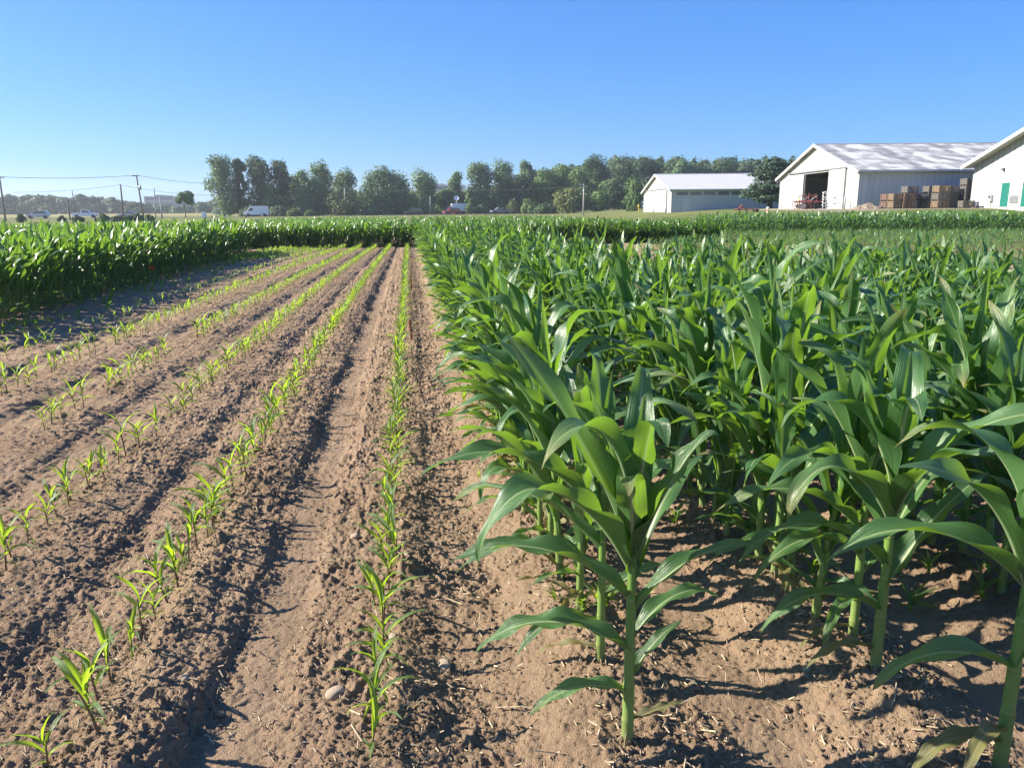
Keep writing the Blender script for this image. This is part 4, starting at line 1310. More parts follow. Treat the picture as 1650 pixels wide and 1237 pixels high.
def gable_barn(name, label, X0, X1, Y0, Y1, zb, ze, za, opening=None, oh=.45, roofm='roof_old', wall_g='siding_y', wt=.12):
    """walls stand on the box X0..X1, Y0..Y1; the ridge runs along X; opening = (ya, yb, z) in the gable at X0"""
    t = thing(name, label, 'barn', (X0, (Y0 + Y1) / 2, zb))
    ox, oy = X0, (Y0 + Y1) / 2
    h, a = ze - zb, za - zb
    W = (Y1 - Y0) / 2
    g = MB(); lo = -1.2
    if opening:
        ya, yb, zo = opening[0] - oy, opening[1] - oy, opening[2]
        rf = lambda y: h + (a - h) * (1 - abs(y) / W)
        g.prism([(-W, lo), (ya, lo), (ya, zo), (ya, rf(ya)), (-W, h)], 'x', 0, wt)
        g.prism([(yb, lo), (W, lo), (W, h), (yb, rf(yb)), (yb, zo)], 'x', 0, wt)
        top = [(ya, zo), (yb, zo), (yb, rf(yb))] + ([(0, a)] if ya < 0 < yb else []) + [(ya, rf(ya))]
        g.prism(top, 'x', 0, wt)
    else:
        g.prism([(-W, lo), (W, lo), (W, h), (0, a), (-W, h)], 'x', 0, wt)
    g.build('gable_wall', M[wall_g], t)
    l = X1 - X0
    MB().prism([(-W, lo), (W, lo), (W, h), (0, a), (-W, h)], 'x', l - wt, l).build('back_gable_wall', M[wall_g], t)
    MB().box(wt + .002, l - wt - .002, -W, -W + wt, lo, h).build('long_wall', M['siding_x'], t)
    MB().box(wt + .002, l - wt - .002, W - wt, W, lo, h).build('long_wall', M['siding_x'], t)
    sl = (a - h) / W; th = .16; e = .55
    r = MB()
    prof = [(-W - e, h - sl * e + .03), (0, a + .03), (W + e, h - sl * e + .03), (W + e, h - sl * e + .03 + th), (0, a + .03 + th), (-W - e, h - sl * e + .03 + th)]
    r.prism([prof[0], prof[1], prof[4], prof[5]], 'x', -oh, l + oh)
    r.prism([prof[1], prof[2], prof[3], prof[4]], 'x', -oh, l + oh)
    ro = r.build('roof', M[roofm], t)
    rc = MB().prism([(-.28, a + .03 + th - .28 * sl + .012), (0, a + .03 + th + .012), (.28, a + .03 + th - .28 * sl + .012), (.28, a + .09 + th - .28 * sl), (0, a + .09 + th), (-.28, a + .09 + th - .28 * sl)], 'x', -oh - .01, l + oh + .01)
    rc.build('ridge_cap', M['steel'], ro)
    f = MB()
    for s_ in (-1, 1):
        f.prism([(s_ * (W + e), h - sl * e - .12), (0, a - .12), (0, a + .03 + th + .01), (s_ * (W + e), h - sl * e + .04 + th)], 'x', -oh - .05, -oh - .003)
    f.build('barge_board', M['trim'], ro)
    gt = MB().box(-oh, l + oh, -W - e - .13, -W - e - .004, h - sl * e + .02, h - sl * e + .03 + th + .01)
    gt.build('gutter', M['trim'], ro)
    fl = MB().box(wt + .01, l - wt - .01, -W + wt + .01, W - wt - .01, -.3, .012); fl.build('floor_slab', M['interior'], t)
    return t, oy, h, a, W

zb1 = 1.22
b1, oy1, h1, a1, W1 = gable_barn('storage_barn', 'large white barn with open doorway and patchy metal roof behind stacked crates', 35.1, 78, 80.0, 103.3, zb1, 5.02, 8.30, opening=(87.5, 94.7, 4.05))
# sliding doors: left one and right one pushed open along the track
def panel(parent, name, m, y0, y1, z0, z1, x0=-.13, x1=-.05):
    return MB().box(x0, x1, y0, y1, z0, z1).build(name, m, parent)
dl = panel(b1, 'sliding_door', M['siding_y'], 94.75 - oy1, 99.6 - oy1, .05, 4.05)
MB().box(-.15, -.132, 99.52 - oy1, 99.6 - oy1, .05, 4.05).box(-.15, -.132, 94.75 - oy1, 94.83 - oy1, .05, 4.05).build('door_edge', M['dark_gap'], dl)
dr = panel(b1, 'sliding_door', M['siding_y'], 83.1 - oy1, 87.45 - oy1, .05, 4.18)
MB().box(-.15, -.132, 83.1 - oy1, 83.2 - oy1, .05, 4.18).build('door_edge', M['dark_gap'], dr)
panel(b1, 'door_track', M['dark_gap'], 82.6 - oy1, 100.2 - oy1, 4.22, 4.34, -.2, -.02)
MB().path([(1.2, -W1 - .6, h1 - .25), (1.2, -W1 - .08, h1 - .7), (1.2, -W1 - .08, .1)], .06).build('downspout', M['trim'], b1)

zb2 = .72
b2, oy2, h2, a2, W2 = gable_barn('storage_barn', 'smaller white barn with window strip under its eave, left of the pine', 24.4, 52, 120.0, 144.9, zb2, 4.12, 6.75, roofm='roof_white')
sd = panel(b2, 'sliding_door', M['siding_y'], -W2 + 3.2, W2 - 3.0, .05, 3.55)
MB().box(-.15, -.132, -W2 + 3.2, -W2 + 3.32, .05, 3.55).build('door_edge', M['dark_gap'], sd)
panel(b2, 'door_track', M['dark_gap'], -W2 + 2.6, W2 - 2.6, 3.6, 3.72, -.2, -.02)
MB().lathe([(.28, -.05), (.28, .0)], (-.012, 0, a2 - 1.1), 16, 'x').build('gable_vent', M['steel'], b2)
for k in range(7):
    x0 = .7 + k * 2.08
    wf = MB()
    wf.box(x0, x0 + 1.85, -W2 - .05, -W2 - .004, 2.52, 2.60).box(x0, x0 + 1.85, -W2 - .05, -W2 - .004, 3.12, 3.2).box(x0, x0 + .07, -W2 - .05, -W2 - .004, 2.602, 3.118).box(x0 + 1.78, x0 + 1.85, -W2 - .05, -W2 - .004, 2.602, 3.118)
    w = wf.build('window', M['trim'], b2)
    MB().box(x0 + .072, x0 + 1.778, -W2 - .03, -W2 - .006, 2.602, 3.118).build('pane', M['glass'], w)
dd = MB().box(1.8, 2.9, -W2 - .05, -W2 - .004, .05, 2.15).build('side_door', M['trim'], b2)
MB().box(2.74, 2.82, -W2 - .10, -W2 - .053, 1.0, 1.1).build('handle', M['lamp_grey'], dd)

zb3 = 1.36
b3, oy3, h3, a3, W3 = gable_barn('farm_building', 'white ribbed-metal building with green doors at the right edge', 44.0, 72, 55.6, 75.6, zb3, 5.15, 8.28, oh=.95, roofm='roof_white', wall_g='siding_rib')
def wy(px, X=44.0):  # depth of the gable wall plane seen at this pixel column
    d = ray(px, 320); return d.y * X / d.x
for (pa, pb) in ((1612.5, 1625.5), (1646, 1660)):
    y0, y1 = wy(pb) - oy3, wy(pa) - oy3
    fr = MB().box(-.05, -.004, y0 - .07, y0, .05, 2.2).box(-.05, -.004, y1, y1 + .07, .05, 2.2).box(-.05, -.004, y0 + .002, y1 - .002, 2.13, 2.2).build('door_frame', M['trim'], b3)
    dr_ = MB().box(-.035, -.006, y0 + .003, y1 - .003, .06, 2.127).build('door', M['door_green'], b3)
    MB().box(-.09, -.037, y0 + .08, y0 + .16, 1.0, 1.06).build('handle', M['steel'], dr_)
y0, y1 = wy(1641) - oy3, wy(1628) - oy3
vt = MB().box(-.06, -.004, y0, y1, .35, 1.05).build('wall_vent', M['steel'], b3)
lv = MB()
for k in range(6): lv.box(-.10, -.062, y0 + .05, y1 - .05, .40 + k * .105, .45 + k * .105)
lv.build('louvre', M['lamp_grey'], vt)
y0, y1 = wy(1600) - oy3, wy(1595) - oy3
mb_ = MB().box(-.2, -.004, y0, y1, .5, 1.1).build('meter_box', M['steel'], b3, bevel=.02)
MB().lathe([(.1, -.3), (.13, -.26), (.13, -.202)], (0, (y0 + y1) / 2, .95), 12, 'x').build('meter', M['lamp_grey'], mb_)
MB().tube((-.1, (y0 + y1) / 2, .0), (-.1, (y0 + y1) / 2, .5), .04).tube((-.1, (y0 + y1) / 2, 1.1), (-.1, (y0 + y1) / 2, 1.25), .05).build('conduit', M['steel'], mb_)
y0 = wy(1612) - oy3
lp = MB().box(-.12, -.004, y0 - .12, y0 + .12, 3.25, 3.4).build('wall_lamp', M['lamp_grey'], b3)
MB().prism([(-.30, 3.22), (-.122, 3.22), (-.122, 3.4), (-.2, 3.4)], 'y', y0 - .14, y0 + .14).build('lamp_hood', M['lamp_grey'], lp)

# ---- wooden apple bins
M['wood_tan'] = simple('tan_bin_wood', (.20, .145, .095), .85, .4, 4)
M['wood_grey'] = simple('grey_bin_wood', (.14, .128, .11), .9, .4, 4)
M['wood_pink'] = simple('brown_bin_wood', (.16, .10, .072), .9, .4, 4)
BW, BD, BH = 1.06, 1.2, .70
def make_bin(m):
    t = thing('crate', None, None)
    for (nm, flip) in (('side_panel', 0), ('side_panel', 1), ('end_panel', 0), ('end_panel', 1)):
        b = MB()
        for k in range(4):
            z0 = .13 + k * .145
            if nm == 'side_panel':   # faces the camera
                y = .0 if not flip else BD - .03
                b.box(.034, BW - .034, y, y + .028, z0, z0 + .098)
            else:
                x = 0 if not flip else BW - .03
                b.box(x, x + .028, 0, BD, z0, z0 + .098)
        if nm == 'side_panel':
            y = -.03 if not flip else BD + .002
            for x in (.04, BW / 2 - .05, BW - .14): b.box(x, x + .1, y, y + .028, .10, .70)
        else:
            x = -.03 if not flip else BW + .002
            for y in (.02, BD / 2 - .05, BD - .12): b.box(x, x + .028, y, y + .1, .10, .70)
        b.build(nm, m, t)
    MB().box(.03, BW - .03, .03, BD - .03, .10, .128).build('floor_board', m, t)
    for y in (.0, BD / 2 - .05, BD - .1): MB().box(0, BW, y, y + .1, 0, .098).build('skid', m, t)
    return t
def copy_tree(o, parent=None):
    c = o.copy(); COL.objects.link(c); c.parent = parent
    for ch in o.children: copy_tree(ch, c)
    return c
bins = {}
LEV = ["bottom", "second from bottom", "third from bottom", "topmost fourth"]
STACKS = [  # name, junction px, depth of its front face, materials from the bottom up
    ("leftmost crate stack by the gravel pile", 1429.4, 76.0, ['wood_pink', 'wood_pink']),
    ("bright tan crate stack right of the leftmost one", 1440.9, 74.0, ['wood_tan', 'wood_tan']),
    ("brown crate stack behind the bright tan stack's right side", 1458.5, 73.7, ['wood_pink', 'wood_pink']),
    ("left group's tallest crate stack", 1461.8, 76.4, ['wood_pink', 'wood_pink', 'wood_grey']),
    ("dark crate stack at the left group's right end", 1478.5, 77.6, ['wood_grey', 'wood_grey']),
    ("narrow three-high crate stack left of the middle gap", 1496.0, 76.2, ['wood_tan', 'wood_grey', 'wood_grey']),
    ("prominent three-high crate stack in the right group's front", 1513.2, 74.5, ['wood_tan', 'wood_grey', 'wood_tan']),
    ("shaded crate stack behind the prominent one", 1527.8, 77.0, ['wood_grey', 'wood_grey', 'wood_grey']),
    ("shaded crate stack nearest the barn wall in the right group", 1545.5, 78.5, ['wood_grey', 'wood_grey', 'wood_grey']),
    ("four-high crate stack beside the green-door building", 1556.0, 76.7, ['wood_grey', 'wood_grey', 'wood_grey', 'wood_grey']),
    ("single low crate in front of the four-high stack", 1553.4, 73.4, ['wood_grey']),
]
used_b = {}
for (nm, px, D, ms_) in STACKS:
    X = (px - 825) / 1271 * D
    g0 = min(float(macro(X + a_, D + b_)) for a_ in (0, BW) for b_ in (0, BD))
    for lv_, m_ in enumerate(ms_):
        if m_ not in used_b: used_b[m_] = make_bin(M[m_]); o = used_b[m_]
        else: o = copy_tree(used_b[m_])
        o.location = (X + RND.uniform(-.04, .04), D + RND.uniform(-.04, .04), g0 + lv_ * (BH + .005)); o.rotation_euler = (0, 0, RND.uniform(-.03, .03))
        col = {'wood_tan': 'tan', 'wood_grey': 'grey', 'wood_pink': 'brown'}[m_]
        lab = ("%s slatted crate, %s" % (col, nm)) if len(ms_) == 1 else "%s crate, %s of %s" % (col, "topmost" if lv_ == len(ms_) - 1 else ["bottom", "second up", "third up"][lv_], nm)
        tag(o, lab, 'crate', 'wooden crates stacked by the big barn')

# ---- gravel pile and brush heap
def heap(name, label, cat, px, D, w, d, h, m, seed):
    p = at(px, 337, D); x, y = p.x, p.y; z = float(macro(x, y))
    n = 40; V = []; 
    for j in range(n + 1):
        for i in range(n + 1):
            a, b = i / n * 2 - 1, j / n * 2 - 1; r = math.hypot(a, b)
            V.append((a * w / 2, b * d / 2, max(0, 1 - r) ** .8 * h))
    V = np.array(V); k = np.clip(V[:, 2] / h * 4, 0, 1)
    V[:, 2] += k * h * .22 * (pnoise(V[:, 0] * 1.6, V[:, 1] * 1.6, seed) + .5 * pnoise(V[:, 0] * 5, V[:, 1] * 5, seed + 1)) - .06
    i = np.arange((n + 1) ** 2).reshape(n + 1, n + 1)
    Q = np.stack([i[:-1, :-1], i[:-1, 1:], i[1:, 1:], i[1:, :-1]], -1).reshape(-1, 4)
    o = link(name, np_mesh(name, V, Q, mats=[m]), loc=(x, y, z)); return tag(o, label, cat)
M['gravel'] = simple('pile_gravel', (.24, .19, .14), .95, .4, 6, bump=.8, bscale=12)
M['brush'] = simple('brown_brush', (.22, .15, .10), .95, .5, 5, bump=.8, bscale=10)
heap('gravel_pile', 'low tan gravel pile between big barn and crate stacks', 'gravel pile', 1399, 76.5, 3.6, 2.4, .62, M['gravel'], 3)
heap('brush_heap', 'small brown heap beside the single low crate at the building corner', 'heap', 1563, 73.8, 1.0, 1.2, .55, M['brush'], 9)

# ---- red field cultivator and the folded harrow before the barn doorway
M['red'] = simple('faded_red_paint', (.15, .035, .038), .65, .45, 3)
M['rusty'] = simple('rusty_steel', (.20, .12, .09), .75, .35, 6, metal=.3)
M['tyre'] = simple('tyre_rubber', (.03, .03, .032), .85, .2, 8)
def wheel(parent, c, r, w, axis='y', rimm='steel'):
    wl = MB().lathe([(r * .62, -w / 2), (r * .93, -w / 2), (r, -w * .3), (r, w * .3), (r * .93, w / 2), (r * .62, w / 2)], c, 18, axis).build('wheel', M['tyre'], parent, smooth=False)
    MB().lathe([(r * .15, -w * .35), (r * .61, -w * .30), (r * .61, w * .30), (r * .15, w * .35)], c, 14, axis).build('rim', M[rimm], wl)
    return wl
def cultivator():
    p = at(1314, 338, 88.5); x, y = 33.6, 89.0; z = float(macro(x, y))
    t = thing('cultivator', 'red field cultivator parked before the open barn doorway', 'farm implement', (x, y, z))
    fr = MB()
    for yy in (-1.6, -.5, .6, 1.7): fr.box(-1.0, 1.0, yy - .05, yy + .05, .72, .82)
    for xx in (-1.0, -.35, .35, 1.0): fr.box(xx - .05, xx + .05, -1.9, 2.0, .822, .90)
    fr.build('frame', M['red'], t)
    for k in range(14):
        yy = -1.7 + .27 * k; xx = (-.9, .0, .9)[k % 3]
        MB().path([(xx, yy, .8), (xx - .28, yy, .95), (xx - .42, yy, .62), (xx - .26, yy, .25), (xx - .02, yy, .02)], .035, 6).build('tine', M['rusty'] if k % 2 else M['red'], t)
    for s_ in (-1.35, 1.45): wheel(t, (.35, s_, .36), .36, .2)
    MB().path([(-.3, -.6, .9), (0, 0, 1.75), (.3, .7, .9)], .05).path([(0, 0, 1.75), (.9, .1, .9)], .045).build('mast', M['red'], t)
    for s_ in (-1, 1):
        MB().path([(.5, s_ * 1.2, .9), (.2, s_ * 1.5, 1.65), (-.6, s_ * 1.7, 1.35)], .05).path([(.2, s_ * 1.5, 1.65), (-.1, s_ * .6, .9)], .035).build('folding_wing', M['red'], t)
    MB().tube((-.2, -1.1, 1.0), (.5, -1.1, 1.45), .06).tube((-.2, 1.1, 1.0), (.5, 1.2, 1.4), .06).build('hydraulic_ram', M['steel'], t)
    for s_ in (-.8, .2, 1.2): MB().lathe([(.04, -.012), (.24, -.008), (.24, .008), (.04, .012)], (-.8, s_, .34), 16, 'y').build('disc', M['steel'], t)
cultivator()
def harrow():
    x, y = 33.9, 85.3; z = float(macro(x, y))
    t = thing('harrow', 'pale folded harrow frame standing upright at the right barn door', 'farm implement', (x, y, z))
    f = MB().path([(0, -.5, .02), (0, -.3, 1.85), (.0, .5, 1.75), (0, .35, .02)], .045).path([(0, -.45, .6), (0, .42, .6)], .04).path([(0, -.4, 1.2), (0, .45, 1.2)], .04)
    f.build('frame', M['steel'], t)
    for k in range(5):
        MB().path([(0, -.42 + .03 * k, .35 + .33 * k), (-.30, -.50 + .03 * k, .30 + .33 * k), (-.36, -.2, .45 + .33 * k)], .03).build('tine', M['steel'], t)
    MB().path([(0, -.5, .03), (-.5, -.5, .03)], .05).path([(0, .35, .03), (-.5, .35, .03)], .05).build('foot_bar', M['steel'], t)
harrow()
def low_harrow():
    p = at(1203, 339, 90); x, y = p.x, p.y; z = float(macro(x, y))
    t = thing('drag_harrow', 'low red drag harrow lying on the grass before the smaller barn', 'farm implement', (x, y, z))
    b = MB()
    for yy in (-.6, 0, .6): b.box(-1.2, 1.2, yy - .05, yy + .05, .30, .40)
    for xx in (-1.15, -.4, .4, 1.15): b.box(xx - .05, xx + .05, -.7, .7, .402, .47)
    b.build('frame', M['red'], t)
    for k in range(9):
        MB().tube((-1.1 + .27 * k, -.6 + .6 * (k % 3), .3), (-1.05 + .27 * k, -.6 + .6 * (k % 3), .0), .03).build('tine', M['rusty'], t)
    wheel(t, (.9, -.9, .2), .2, .12)
    MB().path([(-.9, 0, .47), (-.6, 0, .85), (-.3, 0, .47)], .04).build('hitch', M['orange'], t)
low_harrow()
# bollards, yellow marker, orange drum, white pipe
M['yellow'] = simple('yellow_paint', (.62, .40, .03), .5, .12, 3)
M['white_plastic'] = simple('white_plastic', (.78, .77, .75), .45, .06, 3)
def bollard(px, X, h, r_, m, label, Y=None):
    d = ray(px, 330); Yy = Y if Y else d.y * X / d.x; Xx = X if Y is None else d.x * Y / d.y
    z = float(macro(Xx, Yy))
    o = MB().lathe([(r_, -.3), (r_, h - r_ * .6), (r_ * .8, h - r_ * .2), (r_ * .3, h)], (0, 0, 0), 12).build('bollard', m, smooth=True); o.location = (Xx, Yy, z)
    tag(o, label, 'bollard', 'door bollards at the barns')
bollard(1288, 34.3, 1.25, .09, M['yellow'], 'yellowish bollard at the left side of the big barn doorway')
bollard(1053, 23.8, .75, .1, M['steel'], "left grey bollard before the smaller barn's gable")
bollard(1072, 23.8, .75, .1, M['steel'], "right grey bollard before the smaller barn's gable")
bollard(1361, 34.5, 1.2, .1, M['steel'], 'grey post by the right edge of the big barn sliding door')
def drum():
    p = at(1237, 344, 74); x, y = p.x, p.y; z = float(macro(x, y))
    t = thing('traffic_drum', 'orange and white traffic marker standing at the edge of the far corn', 'traffic marker', (x, y, z))
    MB().box(-.27, .27, -.27, .27, 0, .05).build('base', M['tyre'], t, bevel=.01)
    MB().lathe([(.2, .052), (.14, .36), (.12, .36), (.12, .37)], n=16).build('body', M['orange'], t, smooth=True)
    MB().lathe([(.145, .372), (.125, .50)], n=16).build('band', M['white_plastic'], t)
    MB().lathe([(.124, .502), (.105, .66), (.05, .69)], n=16).build('top', M['orange'], t)
    t.scale = (.8, .8, .8)
    MB().lathe([(.17, .76), (.19, .82), (.17, .96), (.12, 1.02)], n=16).tube((0, 0, .68), (0, 0, .78), .03).build('beacon', M['white_plastic'], t, smooth=True)
drum()
def marker():
    p = at(1029, 338, 150); z = float(macro(p.x, p.y))
    t = thing('gas_marker', 'small yellow marker post left of the smaller barn', 'marker post', (p.x, p.y, z))
    MB().tube((0, 0, -.2), (0, 0, .75), .1, .1, 10).build('post', M['yellow'], t)
    MB().lathe([(.13, .752), (.17, .8), (.17, 1.25), (.1, 1.38)], n=12).build('cap', M['yellow'], t, smooth=True)
marker()

# ------------------------------------------------------------------ poles and wires
M['pole_wood'] = simple('weathered_pole', (.20, .17, .145), .9, .25, 2)
M['pole_pale'] = simple('pale_pole', (.42, .40, .38), .8, .2, 2)
M['cable'] = simple('cable', (.06, .06, .065), .7, .1, 2)
def pole(label, b, tpx, D, r_, m='pole_wood', arm=0, extra=None):
    B_, T_ = at(b[0], b[1], D), at(tpx[0], tpx[1], D)
    g = float(macro(B_.x, B_.y)); 
    B_ = Vector((B_.x, B_.y, g))
    t = thing('utility_pole', label, 'pole', B_, group='poles along the road')
    d = T_ - B_
    MB().tube(d * -.03, d, r_, r_ * .72, 10).build('shaft', M[m], t, smooth=True)
    if arm:
        q = d * .985; b_ = MB()
        b_.box(q.x - arm / 2, q.x + arm / 2, q.y - .18 - .1, q.y - .18, q.z - .07, q.z + .07); b_.build('cross_arm', M[m], t)
        for s_ in (-.45, 0, .45):
            MB().lathe([(.05, .072), (.07, .14), (.04, .2)], (q.x + s_ * arm, q.y - .23, q.z), 8).build('insulator', M['steel'], t)
    if extra == 'transformer':
        q = d * .72
        MB().lathe([(.12, -.4), (.22, -.36), (.22, .36), (.1, .42)], (q.x + .35, q.y - .1, q.z), 12).build('transformer', M['steel'], t, smooth=True)
    return T_
pa = pole('utility pole at the left picture edge carrying the upper wires', (9, 356), (-1, 285), 130, .17, arm=1.8)
pole('short pale pole right of the silver car', (113, 352), (108, 321), 145, .16, 'pale_pole' if 'pale_pole' in M else 'pole_wood')
pole('thin tall pole behind the short pale pole', (122, 348), (116, 307), 195, .13)
pc = pole('thick brown bare pole left of the leaning pole', (199, 348), (194, 297), 165, .21)
pb = pole('tall leaning utility pole with cross-arm left of the grey building', (232, 351), (219.5, 282.5), 150, .18, arm=1.5, extra='transformer')
pole('thin grey pole in front of the grey building', (251, 351), (248, 302), 160, .12, 'pole_pale')
pole('short pale pole right of the leaning utility pole', (261, 351), (258, 319), 150, .16, 'pole_pale')
pd = pole('pale utility pole before the rounded olive tree', (556, 347), (555, 303), 205, .16, 'pole_pale')
pole('dim thin pole left of the pole by the olive tree', (540, 346), (538, 311), 212, .12)
pole('faint thin pole in front of the loose two-topped poplar', (693, 344), (693, 316), 218, .13, 'pole_pale')
pole('faint short pole among shrubs near the dark pickup', (829, 342), (829, 319), 222, .16)
def lamp_pole():
    D = 150; B_ = at(940, 343, D); g = float(macro(B_.x, B_.y)); h = at(940, 297, D).z - g
    t = thing('street_lamp', 'pale street lamp pole standing before the wood left of the barns', 'street lamp', (B_.x, B_.y, g))
    MB().tube((0, 0, -.3), (0, 0, h), .15, .1, 10).build('shaft', M['pole_pale'], t, smooth=True)
    MB().path([(0, 0, h - .2), (-.5, 0, h - .02)], .05).build('arm', M['steel'], t)
    MB().prism([(-.95, h - .12), (-.45, h - .1), (-.45, h + .06), (-.8, h + .08)], 'y', -.13, .13).build('lamp_head', M['pole_pale'], t, bevel=.03)
    return Vector((B_.x, B_.y, g + h))
pl_ = lamp_pole()
def wire(p, q, sag, label, r_=.028):
    cu = MB(); n = 14; pts = []
    for k in range(n + 1):
        t_ = k / n; v = p.lerp(q, t_); v.z -= sag * 4 * t_ * (1 - t_); pts.append(v)
    o = cu.path(pts, r_, 5).build('power_line', M['cable']); tag(o, label, 'power line', 'power lines along the road')
wire(at(-60, 285.5, 127), pa, .1, 'short wire running off the left picture edge', .03)
wire(pa, pb, .35, 'upper wire between left edge pole and leaning pole', .035)
wire(pb, at(372, 296, 186), .5, 'upper wire from the leaning pole into the tall tree clump', .035)
wire(at(20, 310, 165), pc + Vector((0, 0, -.1)), .4, 'lower wire running left from the thick brown pole', .03)
wire(pc + Vector((0, 0, -.1)), at(372, 314, 190), .8, 'lower wire from the thick brown pole toward the tree clump', .03)
wire(pd, pl_ + Vector((0, 0, -.4)), .8, 'long wire between roadside pole and street lamp', .02)

# ------------------------------------------------------------------ distant buildings
M['slate'] = simple('grey_panel', (.22, .24, .28), .7, .1, .1)
M['slate_dark'] = simple('dark_window_band', (.10, .11, .13), .4, .1, .1)
def office(label, pxa, pxb, top, D, boxes, m='slate', floors=3, depth=30):
    A_, B_ = at(pxa, 345, D), at(pxb, 345, D); x0, x1 = A_.x, B_.x
    h = at((pxa + pxb) / 2, top, D).z
    t = thing('office_building', label, 'building', ((x0 + x1) / 2, D, 0)); w = (x1 - x0) / 2
    MB().box(-w, w, 0, depth, -1, h).build('wall', M[m], t)
    MB().box(-w - .2, w + .2, -.2, depth + .2, h + .002, h + .5).build('parapet', M[m], t)
    for f in range(floors):
        z = h * (f + .45) / floors
        MB().box(-w * .94, w * .94, -.12, -.004, z, z + h * .16).build('window_band', M['slate_dark'], t)
    for (a, b_, tp) in boxes:
        xa, xb = at(a, 345, D).x - (x0 + x1) / 2, at(b_, 345, D).x - (x0 + x1) / 2
        MB().box(xa, xb, 4, 16, h + .51, at(a, tp, D).z).build('rooftop_unit', M[m], t)
office('grey office block with two rooftop boxes far behind the leaning pole', 235, 283, 317.5, 680, [(249, 257, 314), (262, 270, 315)])
office('pale building top showing faintly between the poplars behind the red car', 697, 748, 299, 600, [(700, 716, 296)], m='steel')
def hut():
    D = 300; p = at(351, 343, D); w = 15 / 1271 * D
    t = thing('hoop_house', 'small pale hoop-roofed shed beside the foot of the tall clump', 'shed', (p.x, D, 0))
    prof = [(-w / 2, -.3)] + [(w / 2 * -math.cos(math.pi * k / 10), 1.0 + 1.3 * math.sin(math.pi * k / 10)) for k in range(11)] + [(w / 2, -.3)]
    MB().prism(prof, 'y', 0, 9).build('cover', M['white_plastic'], t)
    MB().box(-.7, .7, -.06, -.004, 0, 1.9).build('door', M['slate'], t)
hut()
def box_cabinet():
    D = 165; p = at(329, 351, D); h = at(329, 342, D).z; w = 6.5 / 1271 * D
    t = thing('utility_cabinet', 'white utility cabinet standing in the grass left of the tall clump', 'cabinet', (p.x, D, 0))
    MB().box(-w / 2 - .1, w / 2 + .1, -.4, .5, -.1, .1).build('plinth', M['pole_pale'], t)
    MB().box(-w / 2, w / 2, -.3, .4, .102, h).build('housing', M['white_plastic'], t, bevel=.03)
    MB().box(-w / 2 + .06, w / 2 - .06, -.33, -.303, .2, h - .1).build('door', M['white_plastic'], t)
box_cabinet()

# ------------------------------------------------------------------ vehicles
def paint(name, col, metal=.0):
    m, nt, b, out = mat(name)
    nz = noise(nt, 1.5, 3); c = mix(nt, nz, tuple(x * .92 for x in col), col)
    nt.links.new(c, b.inputs['Base Color']); b.inputs['Roughness'].default_value = .25; b.inputs['Metallic'].default_value = metal
    b.inputs['Coat Weight'].default_value = .6; b.inputs['Coat Roughness'].default_value = .08
    return m
M['silver'] = paint('silver_paint', (.50, .50, .50), .35)
M['white_paint'] = paint('white_paint', (.80, .80, .80))
M['black_paint'] = paint('black_paint', (.025, .027, .032))
M['red_paint'] = paint('dark_red_paint', (.28, .025, .02))
M['grey_paint'] = paint('grey_paint', (.16, .17, .19), .3)
M['lampglass'] = simple('headlamp_glass', (.7, .68, .62), .2, .05, 2)
M['taillamp'] = simple('tail_lamp', (.35, .02, .02), .3, .05, 2)
SHAPES = {  # side outline (x forward to the left is negative), glass outline
    'suv': (4.7, 1.85, [(-2.35, .42), (-2.33, .85), (-1.25, 1.05), (-.55, 1.68), (1.6, 1.70), (2.2, 1.15), (2.35, .95), (2.33, .40), (1.9, .30), (-1.95, .30)], [(-1.02, 1.10), (-.50, 1.58), (1.5, 1.60), (1.95, 1.12)], (-1.45, 1.45), .36),
    'sedan': (4.6, 1.8, [(-2.3, .40), (-2.28, .72), (-1.2, .92), (-.45, 1.40), (.75, 1.42), (1.55, 1.0), (2.28, .95), (2.3, .42), (1.85, .28), (-1.9, .28)], [(-.98, .96), (-.40, 1.33), (.70, 1.34), (1.30, .98)], (-1.4, 1.4), .33),
    'pickup': (5.4, 1.95, [(-2.7, .45), (-2.68, 1.0), (-1.35, 1.12), (-.75, 1.80), (.62, 1.80), (.80, 1.12), (2.66, 1.12), (2.7, .50), (2.3, .40), (-2.3, .40)], [(-1.12, 1.17), (-.68, 1.70), (.50, 1.70), (.62, 1.17)], (-1.75, 1.65), .40),
    'van': (5.9, 2.0, [(-2.95, .45), (-2.92, 1.0), (-2.2, 1.25), (-1.45, 2.25), (-1.1, 2.45), (2.85, 2.45), (2.95, 2.2), (2.95, .45), (2.4, .32), (-2.4, .32)], [(-2.02, 1.30), (-1.42, 2.05), (-.75, 2.05), (-.75, 1.30)], (-1.9, 1.85), .36),
    'box_truck': (6.2, 2.1, [(-3.1, .5), (-3.1, 1.1), (-2.6, 1.3), (-2.25, 2.05), (-1.3, 2.1), (-1.3, .5)], [(-2.45, 1.32), (-2.18, 1.95), (-1.6, 1.95), (-1.6, 1.32)], (-2.2, 2.0), .42),
}
